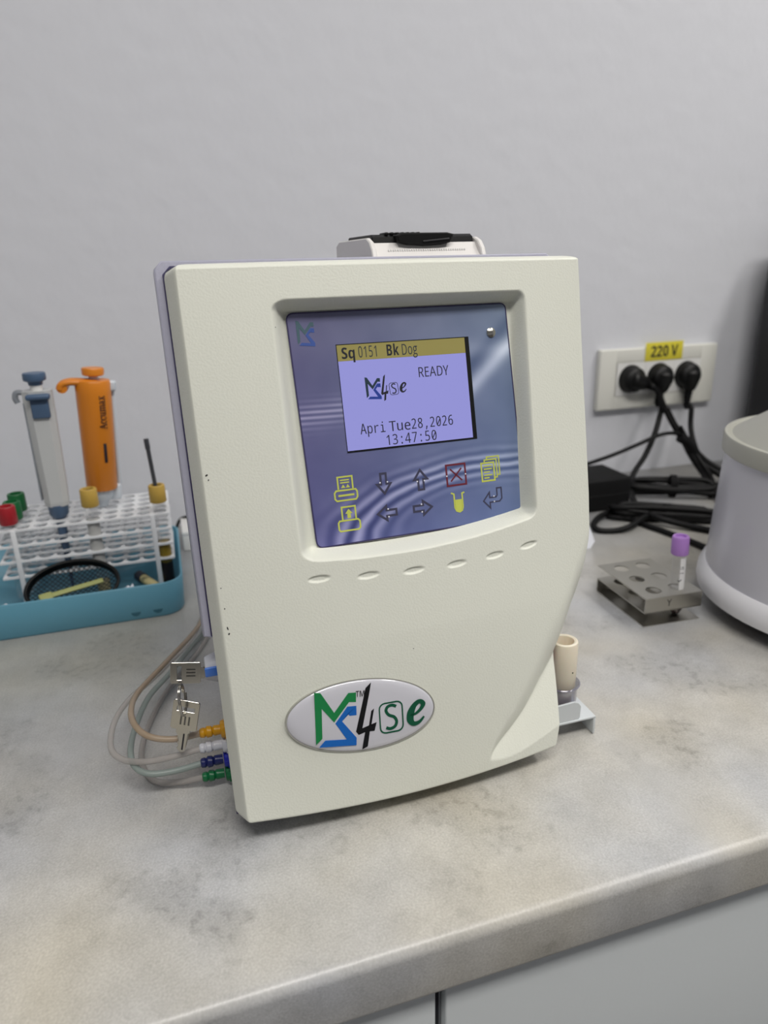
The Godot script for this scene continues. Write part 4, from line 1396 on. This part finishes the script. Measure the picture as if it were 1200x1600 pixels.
func blood_tube(called: String, label: String, where: Vector3, capm: Material, total: float, kind: String) -> Node3D:
	var t := thing(called, label, "test tube", where, "capped sample tubes in the white rack")
	var r := 0.0056
	var st := begin()
	var prof: Array = [Vector2(0.0, 0.0)]
	for i in 5:
		var a := PI / 2 * (i + 1) / 5.0
		prof.append(Vector2(r * sin(a), r * (1.0 - cos(a))))
	prof.append(Vector2(r, total - 0.010))
	lathe(st, prof, 24)
	part("glass", st, M.glass, t)
	st = begin()
	lathe(st, [Vector2(r, total - 0.0165), Vector2(0.0070, total - 0.0165), Vector2(0.0076, total - 0.0155), Vector2(0.0074, total - 0.0010), Vector2(0.0068, total), Vector2(0.0048, total), Vector2(0.0044, total - 0.003), Vector2(0.0, total - 0.003)], 28)
	var cp := part("cap", st, capm, t)
	if capm == M.cap_yellow:
		st = begin()
		lathe(st, [Vector2(0.0043, total - 0.0028), Vector2(0.0043, total - 0.0020), Vector2(0.0, total - 0.0020)], 20)
		part("stopper", st, M.dark, cp)
	var fill := func(nm: String, y0: float, y1: float, m: Material, round_end: bool) -> void:
		var q := begin()
		var pr: Array = [Vector2(0.0, y0)]
		var rr := r + 0.00012
		if round_end:
			for i in 5:
				var a := PI / 2 * (i + 1) / 5.0
				pr.append(Vector2(rr * sin(a), y0 + rr * (1.0 - cos(a))))
		else:
			pr.append(Vector2(rr, y0))
		pr.append(Vector2(rr, y1))
		pr.append(Vector2(0.0, y1))
		lathe(q, pr, 20)
		part(nm, q, m, t)
	if kind == "serum":
		fill.call("clot", -0.0002, 0.0260, M.clot, true)
		fill.call("serum", 0.0262, 0.0460, M.serum, false)
	elif kind == "empty":
		fill.call("gel", -0.0002, 0.0150, M.gel, true)
		st = begin()
		# frosted paper strip round half the glass
		for k in 8:
			var a0 := PI * (0.12 + 0.76 * k / 8.0)
			var a1 := PI * (0.12 + 0.76 * (k + 1) / 8.0)
			var rr := r + 0.0002
			quad(st, Vector3(rr * cos(a1), 0.030, rr * sin(a1)), Vector3(rr * cos(a0), 0.030, rr * sin(a0)), Vector3(rr * cos(a0), 0.078, rr * sin(a0)), Vector3(rr * cos(a1), 0.078, rr * sin(a1)))
		part("paper_label", st, mat(Color(0.70, 0.70, 0.69), 0.5), t)
	return t

# ------------------------------------------------------------------ pipettes
func build_pipettes() -> void:
	var t := thing("pipette", "pale grey hand pipette with dark blue plunger, standing in the white rack", "pipette", V3(-0.1081, 0.0533, -0.6714))
	t.basis = Basis.from_scale(Vector3(0.9, 0.8, 0.9))
	var st := begin()
	var oc: Array = []
	for p in [[-13.0, -7.0], [-10.0, -12.0], [10.0, -12.0], [13.0, -7.0], [13.0, 5.0], [8.0, 11.0], [-6.0, 11.0], [-13.0, 5.0]]: oc.append(Vector2(p[0], -p[1]) * 0.001)
	# long faceted body: three stations, slightly narrower at the bottom
	var st_h := [[0.0490, 0.80], [0.0540, 0.86], [0.1000, 0.93], [0.1640, 1.0], [0.1790, 1.0]]
	for i in st_h.size() - 1:
		for k in oc.size():
			var k1 := (k + 1) % oc.size()
			var f := func(p: Vector2, s: Array) -> Vector3: return Vector3(p.x * s[1], s[0], -p.y * s[1])
			st.set_smooth_group(-1)
			quad(st, f.call(oc[k], st_h[i]), f.call(oc[k1], st_h[i]), f.call(oc[k1], st_h[i + 1]), f.call(oc[k], st_h[i + 1]))
	prism(st, oc, 0.0489, 0.0492, 0.0, Transform3D(Basis(Vector3(0.8, 0, 0), Vector3(0, 0, -0.8), Vector3(0, 1, 0)), Vector3.ZERO))
	prism(st, oc, 0.1787, 0.1791, 0.0, Transform3D(Basis(Vector3(1, 0, 0), Vector3(0, 0, -1), Vector3(0, 1, 0)), Vector3.ZERO))
	part("handle", st, M.pip_grey, t)
	st = begin()
	rbox(st, Vector3(-0.0128, 0.112, 0.0005), Vector3(0.0016, 0.110, 0.011), 0.0006)
	part("side_strip", st, M.pip_grey_dark, t)
	st = begin()
	lathe(st, [Vector2(0.0056, 0.176), Vector2(0.0056, 0.1870), Vector2(0.0, 0.1870)], 20)
	part("plunger_stem", st, M.white, t)
	st = begin()
	lathe(st, [Vector2(0.0, 0.1850), Vector2(0.0062, 0.1850), Vector2(0.0068, 0.1885), Vector2(0.0100, 0.1900), Vector2(0.0104, 0.1915), Vector2(0.0104, 0.1965), Vector2(0.0098, 0.1980), Vector2(0.0, 0.1985)], 28)
	part("plunger_button", st, M.pip_blue, t)
	st = begin()
	rbox(st, Vector3(0.0020, 0.1610, 0.0095), Vector3(0.0160, 0.0210, 0.0080), 0.0016)
	rbox(st, Vector3(0.0020, 0.1740, 0.0130), Vector3(0.0215, 0.0060, 0.0100), 0.0024)
	part("ejector_key", st, M.pip_blue, t)
	st = begin()
	tube(st, spline([Vector3(-0.012, 0.176, -0.006), Vector3(-0.019, 0.177, -0.006), Vector3(-0.0210, 0.171, -0.006), Vector3(-0.0195, 0.166, -0.006)], 6), 0.0028, 10)
	part("finger_hook", st, M.pip_grey_dark, t)
	st = begin()
	lathe(st, [Vector2(0.0, 0.034), Vector2(0.0060, 0.034), Vector2(0.0092, 0.0385), Vector2(0.0098, 0.0500), Vector2(0.0, 0.0502)], 24)
	part("collar", st, M.pip_blue, t)
	st = begin()
	lathe(st, [Vector2(0.0, -0.0600), Vector2(0.0009, -0.0600), Vector2(0.0030, -0.018), Vector2(0.0044, 0.012), Vector2(0.0050, 0.035), Vector2(0.0, 0.035)], 18)
	part("tip_cone", st, M.pip_blue, t)
	# orange one
	t = thing("pipette", "orange hand pipette with curved finger rest and black script lettering", "pipette", V3(-0.0732, 0.0493, -0.6880))
	t.basis = Basis(Vector3.BACK, deg_to_rad(-3.6)) * Basis.from_scale(Vector3(0.95, 0.815, 0.95))
	st = begin()
	lathe(st, [Vector2(0.0, 0.0610), Vector2(0.0135, 0.0610), Vector2(0.0145, 0.0625), Vector2(0.0160, 0.1700), Vector2(0.0162, 0.1830), Vector2(0.0150, 0.1858), Vector2(0.0, 0.1862)], 40)
	part("handle", st, M.pip_orange, t)
	st = begin()
	var hook := spline([Vector3(0.004, 0.1832, 0.002), Vector3(-0.008, 0.1838, 0.002), Vector3(-0.019, 0.1840, 0.002), Vector3(-0.0265, 0.1815, 0.002), Vector3(-0.0285, 0.1765, 0.002)], 6)
	for dz in [-0.006, -0.003, 0.0, 0.003, 0.006]:
		var hp: Array = []
		for p in hook: hp.append(p + Vector3(0, 0, dz))
		tube(st, hp, 0.0034, 10)
	tube(st, [Vector3(-0.0262, 0.1775, -0.006), Vector3(-0.0262, 0.1775, 0.010)], 0.0048, 14)
	part("finger_rest", st, M.pip_orange, t)
	st = begin()
	lathe(st, [Vector2(0.0044, 0.185), Vector2(0.0044, 0.1925), Vector2(0.0, 0.1925)], 18, Vector3(0.001, 0, 0))
	part("plunger_stem", st, M.pip_clear, t)
	st = begin()
	lathe(st, [Vector2(0.0, 0.1905), Vector2(0.0084, 0.1905), Vector2(0.0098, 0.1915), Vector2(0.0102, 0.1975), Vector2(0.0094, 0.1990), Vector2(0.0, 0.1994)], 28, Vector3(0.001, 0, 0))
	part("plunger_button", st, M.pip_orange, t)
	st = begin()
	rbox(st, Vector3(0.0165, 0.1790, -0.0020), Vector3(0.0080, 0.0110, 0.010), 0.002)
	rbox(st, Vector3(0.0165, 0.1240, -0.0060), Vector3(0.0040, 0.120, 0.007), 0.0012)
	rbox(st, Vector3(0.0120, 0.0560, -0.0030), Vector3(0.0110, 0.018, 0.010), 0.002)
	part("tip_ejector", st, M.pip_clear, t)
	st = begin()
	lathe(st, [Vector2(0.0, 0.0398), Vector2(0.0036, 0.0398), Vector2(0.0060, 0.046), Vector2(0.0100, 0.052), Vector2(0.0112, 0.0610), Vector2(0.0, 0.0612)], 20)
	part("tip_cone", st, M.pip_clear, t)
	var face := Basis(Vector3.UP, deg_to_rad(20.0))
	text("lettering", "Accumax", 0.0098, FONT_SERIF, false, M.ink, t, Transform3D(face * Basis(Vector3.BACK, PI / 2), face * Vector3(0.0020, 0.1520, 0.01608)), false, 0.0003, true, 0.85)
	st = begin()
	rbox(st, face * Vector3(0.0020, 0.1060, 0.01530), Vector3(0.0028, 0.0220, 0.0006), 0.0002, 1, face)
	part("print_block", st, M.ink, t)

# ------------------------------------------------------------------ outlet, plugs, cords
func build_outlet_and_cords() -> void:
	var t := thing("wall_outlet", "cream three-gang wall outlet under a yellow voltage sticker", "outlet", V3(0.6545, 0.1362, WALL_Z))
	var st := begin()
	# frame of the plate
	var fw := 0.1905
	var fh := 0.0825
	var iw := 0.1360
	var ih := 0.0448
	for s in [-1.0, 1.0]:
		rbox(st, Vector3(s * (iw + fw) / 4.0, 0, 0.0048), Vector3((fw - iw) / 2.0, fh, 0.0096), 0.0022)
		rbox(st, Vector3(0, s * (ih + fh) / 4.0, 0.0048), Vector3(iw + 0.004, (fh - ih) / 2.0, 0.0096), 0.0022)
	part("cover_plate", st, M.plate, t)
	for k in 3:
		var cx := (k - 1) * 0.0453
		st = begin()
		# square face with the round well
		var segs := 32
		for i in segs:
			var q: Array = []
			for kk in [i, i + 1]:
				var a: float = TAU * kk / segs
				var d := Vector2(cos(a), sin(a))
				var m := maxf(absf(d.x), absf(d.y))
				q.append(Vector3(cx + d.x * 0.0195, d.y * 0.0195, 0.0104))
				q.append(Vector3(cx + d.x / m * 0.0224, d.y / m * 0.0222, 0.0104))
				q.append(Vector3(cx + d.x * 0.0188, d.y * 0.0188, 0.0015))
				q.append(Vector3(cx + d.x / m * 0.0224, d.y / m * 0.0222, 0.0015))
			st.set_smooth_group(-1)
			quad(st, q[0], q[1], q[5], q[4])
			quad(st, q[1], q[3], q[7], q[5])
			st.set_smooth_group(2)
			quad(st, q[2], q[0], q[4], q[6])
			tri(st, Vector3(cx, 0, 0.0015), q[2], q[6])
		part("socket", st, M.socket, t)
	st = begin()
	rbox(st, Vector3(0.0050, 0.0352, 0.0101), Vector3(0.0605, 0.0250, 0.0006), 0.0002, 1, Basis(Vector3.BACK, 0.01))
	var sk := part("voltage_sticker", st, M.sticker, t)
	sk.set_meta("label", "yellow sticker printed 220 V")
	text("lettering", "220 V", 0.0205, FONT_SANS, true, M.ink, sk, Transform3D(Basis(Vector3.BACK, 0.01), Vector3(0.0050, 0.0350, 0.01055)), false, 0.0002, false, 0.86)
	# plugs: round flange in the socket, grip, ribbed strain relief, then the cord
	var sx := [0.6092 - 0.0, 0.6545, 0.6998]
	var cords := [
		["black mains plug in the left socket with its cord led sideways", sx[0], Vector3(0.93, -0.36, 0.0), 0.016, [V3(0.6285, 0.1285, -0.8090), V3(0.6390, 0.1190, -0.8070), V3(0.6440, 0.1040, -0.8020), V3(0.6510, 0.0866, -0.7960), V3(0.6660, 0.0559, -0.7820), V3(0.6872, 0.0267, -0.7670), V3(0.7131, 0.0060, -0.7374), V3(0.7000, 0.0034, -0.6893)]],
		["black mains plug in the middle socket with its cord hanging down", sx[1], Vector3(-0.16, -0.98, 0.0), 0.020, [V3(0.6492, 0.1040, -0.8100), V3(0.6440, 0.0870, -0.8060), V3(0.6290, 0.0649, -0.7940), V3(0.6060, 0.0404, -0.7800), V3(0.5792, 0.0220, -0.7650), V3(0.5615, 0.0090, -0.7450), V3(0.5213, 0.0120, -0.6767), V3(0.5194, 0.0100, -0.6441), V3(0.5370, 0.0060, -0.6213), V3(0.5600, 0.0034, -0.5954)]],
		["black mains plug with ribbed sleeve in the right socket below the sticker", sx[2], Vector3(-0.06, -1.0, 0.0), 0.026, [V3(0.6970, 0.0940, -0.8090), V3(0.6945, 0.0707, -0.8030), V3(0.6894, 0.0513, -0.7880), V3(0.6938, 0.0247, -0.7720), V3(0.7057, 0.0100, -0.7469), V3(0.7120, 0.0034, -0.7082)]],
	]
	for c in cords:
		var base := V3(c[1], 0.1362, WALL_Z + 0.0016)
		var p := thing("power_plug", c[0], "plug", base, "black plugs in the wall outlet")
		st = begin()
		lathe(st, [Vector2(0.0, 0.0), Vector2(0.0178, 0.0), Vector2(0.0180, 0.0060), Vector2(0.0180, 0.0130), Vector2(0.0170, 0.0190), Vector2(0.0140, 0.0230), Vector2(0.0085, 0.0252), Vector2(0.0, 0.0256)], 36, Vector3.ZERO, frame_to(Vector3.BACK))
		part("plug_body", st, M.black, p)
		var dirn: Vector3 = c[2].normalized()
		var L: float = c[3]
		var start := Vector3(0, 0, 0.0190) - dirn * 0.008
		st = begin()
		lathe(st, [Vector2(0.0, 0.0), Vector2(0.0100, 0.0), Vector2(0.0125, 0.004), Vector2(0.0120, 0.014), Vector2(0.0098, 0.0225), Vector2(0.0076, 0.0270), Vector2(0.0, 0.0272)], 20, start, frame_to(dirn))
		part("grip", st, M.black, p)
		st = begin()
		var prof: Array = [Vector2(0.0, 0.0)]
		for k in 5:
			var y := L * k / 5.0
			var rr := 0.0062 - 0.0020 * k / 5.0
			prof.append(Vector2(rr, y))
			prof.append(Vector2(rr, y + L / 5.0 * 0.6))
			prof.append(Vector2(rr - 0.0012, y + L / 5.0 * 0.62))
			prof.append(Vector2(rr - 0.0012, y + L / 5.0))
		prof.append(Vector2(0.0, L))
		lathe(st, prof, 16, start + dirn * 0.0255, frame_to(dirn))
		part("strain_relief", st, M.black_matte, p)
		st = begin()
		var loc: Array = [start + dirn * (0.0255 + L)]
		for q in c[4]: loc.append(q - base)
		tube(st, spline(loc, 7), 0.0037, 10)
		part("cord", st, M.cord, p)
	# loose cords
	loose_cord("thin black cord crossing the wall below the outlet to the left", [V3(0.4600, 0.0380, -0.7760), V3(0.5018, 0.0382, -0.7750), V3(0.5301, 0.0430, -0.7750), V3(0.5587, 0.0497, -0.7750), V3(0.5923, 0.0595, -0.7750), V3(0.6214, 0.0682, -0.7750), V3(0.6493, 0.0676, -0.7780), V3(0.6664, 0.0563, -0.7780), V3(0.6780, 0.0325, -0.7700), V3(0.6830, 0.0080, -0.7450), V3(0.6400, 0.0026, -0.6700)], 0.0026)
	loose_cord("black cord hanging steeply from behind the middle plug to the worktop", [V3(0.6486, 0.0973, -0.7990), V3(0.6580, 0.0780, -0.7930), V3(0.6690, 0.0560, -0.7860), V3(0.6760, 0.0345, -0.7740), V3(0.6810, 0.0120, -0.7500), V3(0.6300, 0.0030, -0.6500)], 0.0036)
	loose_cord("black cord of the tied bundle running down behind the centrifuge, nearer the wall", [V3(0.6560, 0.0800, -0.7935), V3(0.6690, 0.0620, -0.7870), V3(0.6830, 0.0440, -0.7800), V3(0.7010, 0.0240, -0.7660), V3(0.7250, 0.0090, -0.7420), V3(0.7400, 0.0036, -0.7000)], 0.0036)
	loose_cord("black cord of the tied bundle dropping steeply to the cable coil", [V3(0.6620, 0.0740, -0.7860), V3(0.6740, 0.0520, -0.7790), V3(0.6830, 0.0330, -0.7680), V3(0.6860, 0.0160, -0.7480), V3(0.6700, 0.0080, -0.7200), V3(0.6450, 0.0036, -0.6950)], 0.0034)
	loose_cord("black cord in a small loop lying foremost on the worktop", [V3(0.5203, 0.0034, -0.5507), V3(0.5173, 0.0030, -0.5811), V3(0.5115, 0.0030, -0.6104), V3(0.5033, 0.0030, -0.6447), V3(0.4971, 0.0060, -0.6795), V3(0.4706, 0.0070, -0.6732), V3(0.4477, 0.0060, -0.6538), V3(0.4458, 0.0032, -0.6414), V3(0.4616, 0.0030, -0.6338), V3(0.4812, 0.0060, -0.6325), V3(0.5141, 0.0090, -0.6485), V3(0.5490, 0.0090, -0.6595), V3(0.6027, 0.0036, -0.6576)], 0.0034)
	coil("bundled black cable coil nearer the wall, tied round its middle", V3(0.6080, 0.0125, -0.7220), 0.060, 0.016, deg_to_rad(-27.0), 7, 41)
	coil("bundled black cable coil nearer the steel rack, tied round its middle", V3(0.5420, 0.0085, -0.6480), 0.062, 0.014, deg_to_rad(-27.0), 7, 42)
	# knot tie where the hanging cords meet
	var k2 := thing("cable_tie", "black strap tying the hanging cords together below the right plug", "cable tie", V3(0.6700, 0.0500, -0.7805))
	st = begin()
	tube(st, spline([Vector3(-0.014, 0.012, 0.004), Vector3(-0.004, 0.006, 0.006), Vector3(0.006, -0.004, 0.006), Vector3(0.016, -0.016, 0.006)], 6), 0.0068, 12)
	part("strap", st, M.black_matte, k2)
	# adapter brick
	var b := thing("power_adapter", "black power adapter brick on the worktop beside the analyser, below the outlet", "power adapter", V3(0.4740, 0, -0.7330))
	st = begin()
	rbox(st, Vector3(0, 0.0212, 0), Vector3(0.1120, 0.0400, 0.0640), 0.004, 3)
	part("brick_case", st, M.black_matte, b)
	st = begin()
	rbox(st, Vector3(0, 0.0210, 0), Vector3(0.1124, 0.0014, 0.0644), 0.0005, 1)
	part("case_seam", st, M.black, b)
	for x in [-0.045, 0.045]:
		for z in [-0.024, 0.024]:
			st = begin()
			lathe(st, [Vector2(0.0, 0.0), Vector2(0.004, 0.0), Vector2(0.0045, 0.0014), Vector2(0.0, 0.0014)], 12, Vector3(x, 0, z))
			part("foot", st, M.black, b)

func loose_cord(label: String, pts: Array, r: float) -> void:
	var t := thing("black_cable", label, "cable", pts[0])
	var loc: Array = []
	for p in spline(pts, 7): loc.append(p - pts[0])
	var st := begin()
	tube(st, loc, r, 10)
	part("cord", st, M.cord, t)

func coil(label: String, c: Vector3, a: float, b: float, rot: float, turns: int, seed_: int) -> void:
	var t := thing("cable_coil", label, "cable", c)
	var rng := RandomNumberGenerator.new()
	rng.seed = seed_
	var pts: Array = []
	var base_y := c.y - TOP
	for k in turns:
		var aa := a * rng.randf_range(0.86, 1.08)
		var bb := b * rng.randf_range(0.65, 1.25)
		var y := -base_y + 0.0034 + rng.randf() * base_y * 1.3
		for i in 10:
			var th := TAU * i / 10.0
			var p := Vector2(aa * cos(th), bb * sin(th) * (0.35 + 0.65 * absf(cos(th))))
			p = p.rotated(-rot)
			pts.append(Vector3(p.x, maxf(-base_y + 0.0032, y + 0.004 * sin(th + k)), p.y))
	var st := begin()
	tube(st, spline(pts, 4), 0.0034, 8)
	part("cord", st, M.cord, t)
	st = begin()
	var ring: Array = []
	for i in 16:
		var th := TAU * i / 16
		ring.append(Basis(Vector3.UP, rot) * Vector3(0.0, 0.0015 + cos(th) * (base_y + 0.002) * 0.9, sin(th) * b * 0.62))
	for dx in [-0.0025, 0.0, 0.0025]:
		var rg: Array = []
		for p in ring: rg.append(p + Basis(Vector3.UP, rot) * Vector3(dx, 0, 0))
		tube(st, rg, 0.0018, 8, true)
	part("tie", st, M.black_matte, t)

# ------------------------------------------------------------------ steel rack with tube
func build_steel_rack() -> void:
	var t := thing("steel_rack", "folded stainless steel tube rack with six holes beside the centrifuge", "tube rack", V3(0.3845, 0, -0.4740))
	t.basis = Basis(Vector3.UP, deg_to_rad(-2.5))
	var w := 0.0540
	var d := 0.0740
	var th := 0.0009
	var st := begin()
	box(st, Vector3(0, th / 2, 0), Vector3(w, th, d))
	part("bottom_plate", st, M.steel, t)
	st = begin()
	box(st, Vector3(0, 0.0064, -d / 2 + th / 2), Vector3(w, 0.0128, th))
	part("rear_riser", st, M.steel, t)
	st = begin()
	holed_plate(st, -0.0220, -0.0345, 2, 3, 0.0220, 0.0230, 0.0066, 0.0124, 0.0124 + th, 0.005, 0.0025, 24)
	part("middle_plate", st, M.steel, t)
	st = begin()
	box(st, Vector3(0, 0.0190, d / 2 - th / 2), Vector3(w, 0.0134, th))
	var fr := part("front_riser", st, M.steel, t)
	st = begin()
	stroke(st, sc([-3.5, 3.4, -1.6, 0.4, -1.6, -2.8], 0.001), 0.0007, d / 2, d / 2 + 0.00012, false, Transform3D(Basis.IDENTITY, Vector3(-0.003, 0.0195, 0)))
	stroke(st, sc([0.2, 3.4, -1.6, 0.4], 0.001), 0.0007, d / 2, d / 2 + 0.00012, false, Transform3D(Basis.IDENTITY, Vector3(-0.003, 0.0195, 0)))
	part("etched_mark", st, M.dark, fr)
	st = begin()
	holed_plate(st, -0.0220, -0.0365, 2, 3, 0.0220, 0.0240, 0.0066, 0.0250, 0.0250 + th, 0.005, 0.0010, 24)
	part("top_plate", st, M.steel, t)
	# tube with lilac cap
	var q := thing("sample_tube", "lilac-capped blood tube with white label standing in the steel rack", "test tube", V3(0.3960, 0.0012, -0.4497))
	q.basis = Basis(Vector3.BACK, deg_to_rad(2.5))
	st = begin()
	var r := 0.0054
	var prof: Array = [Vector2(0.0, 0.0)]
	for i in 5:
		var a := PI / 2 * (i + 1) / 5.0
		prof.append(Vector2(r * sin(a), r * (1.0 - cos(a))))
	prof.append(Vector2(r, 0.062))
	lathe(st, prof, 26)
	part("glass", st, M.glass, q)
	st = begin()
	lathe(st, [Vector2(0.0, -0.0002), Vector2(0.0034, 0.0010), Vector2(0.0055, 0.0050), Vector2(0.0055, 0.0190), Vector2(0.0, 0.0190)], 20)
	part("blood", st, M.blood, q)
	st = begin()
	lathe(st, [Vector2(r, 0.0560), Vector2(0.0068, 0.0560), Vector2(0.0071, 0.0570), Vector2(0.0069, 0.0705), Vector2(0.0062, 0.0718), Vector2(0.0045, 0.0718), Vector2(0.0040, 0.0700), Vector2(0.0, 0.0700)], 28)
	part("cap", st, M.cap_purple, q)
	st = begin()
	st.set_smooth_group(3)
	for k in 10:
		var a0 := PI * (0.04 + 0.60 * k / 10.0)
		var a1 := PI * (0.04 + 0.60 * (k + 1) / 10.0)
		var rr := r + 0.0002
		quad(st, Vector3(rr * cos(a1), 0.016, rr * sin(a1)), Vector3(rr * cos(a0), 0.016, rr * sin(a0)), Vector3(rr * cos(a0), 0.0535, rr * sin(a0)), Vector3(rr * cos(a1), 0.0535, rr * sin(a1)))
	var lb := part("paper_label", st, M.label_white, q)
	st = begin()
	var face := Basis(Vector3.UP, deg_to_rad(-14.0))
	for y in [0.0455, 0.0440, 0.0400]:
		rbox(st, face * Vector3(0.0006, y, 0.00545), Vector3(0.0030, 0.0005, 0.0003), 0.0001, 1, face)
	stroke(st, sc([-2.4, 33.6, -1.4, 32.4, 0.6, 34.2], 0.001), 0.0006, 0.0055, 0.0058, false, Transform3D(face, Vector3.ZERO))
	part("print_line", st, M.ink, lb)

# ------------------------------------------------------------------ remaining small things
func build_small_things() -> void:
	# white box behind the basket with a dark lead across it
	var t := thing("white_box", "small white box between the basket and the analyser, near the wall", "box", V3(0.0300, 0, -0.7765))
	var st := begin()
	rbox(st, Vector3(0, 0.0112, 0), Vector3(0.0680, 0.0224, 0.0500), 0.0012, 2)
	part("case", st, M.white, t)
	st = begin()
	rbox(st, Vector3(0, 0.0186, 0.0002), Vector3(0.0684, 0.0008, 0.0500), 0.0003, 1)
	part("lid_line", st, M.pip_grey_dark, t)
	loose_cord("short dark lead lying across the back of the small white box", [V3(-0.0100, 0.0070, -0.8090), V3(-0.0040, 0.0200, -0.8035), V3(0.0060, 0.0245, -0.7970), V3(0.0180, 0.0262, -0.7930), V3(0.0320, 0.0300, -0.7890), V3(0.0500, 0.0245, -0.7850)], 0.0017)
	# folded slip of white paper peeping out behind the analyser
	t = thing("paper_slip", "folded white paper slip peeping out behind the analyser's right side", "paper", V3(0.3930, 0, -0.6040))
	st = begin()
	prism(st, sc([-26.0, 0.0, 19.0, 0.0, 24.5, 7.0, 14.0, 40.0, -26.0, 44.0], 0.001), -0.0004, 0.0004, 0.0, Transform3D(Basis(Vector3.RIGHT, deg_to_rad(-14.0)), Vector3(0, 0.0002, 0)))
	prism(st, sc([-26.0, 0.0, 19.0, 0.0, 21.0, 9.0, -26.0, 9.0], 0.001), -0.0004, 0.0004, 0.0, Transform3D(Basis(Vector3.RIGHT, deg_to_rad(-80.0)), Vector3(0, 0.0004, 0)))
	part("sheet", st, M.paper, t)
	# dark appliance against the wall at the right edge
	t = thing("tall_appliance", "tall dark appliance against the wall at the far right, behind the centrifuge", "appliance", V3(0.8890, 0, -0.7600))
	st = begin()
	rbox(st, Vector3(0, 0.165, 0), Vector3(0.2000, 0.3260, 0.1100), 0.022, 5)
	part("case", st, M.appliance, t)
	st = begin()
	rbox(st, Vector3(0, 0.170, 0.0540), Vector3(0.1500, 0.240, 0.006), 0.003, 2)
	part("front_panel", st, M.black, t)
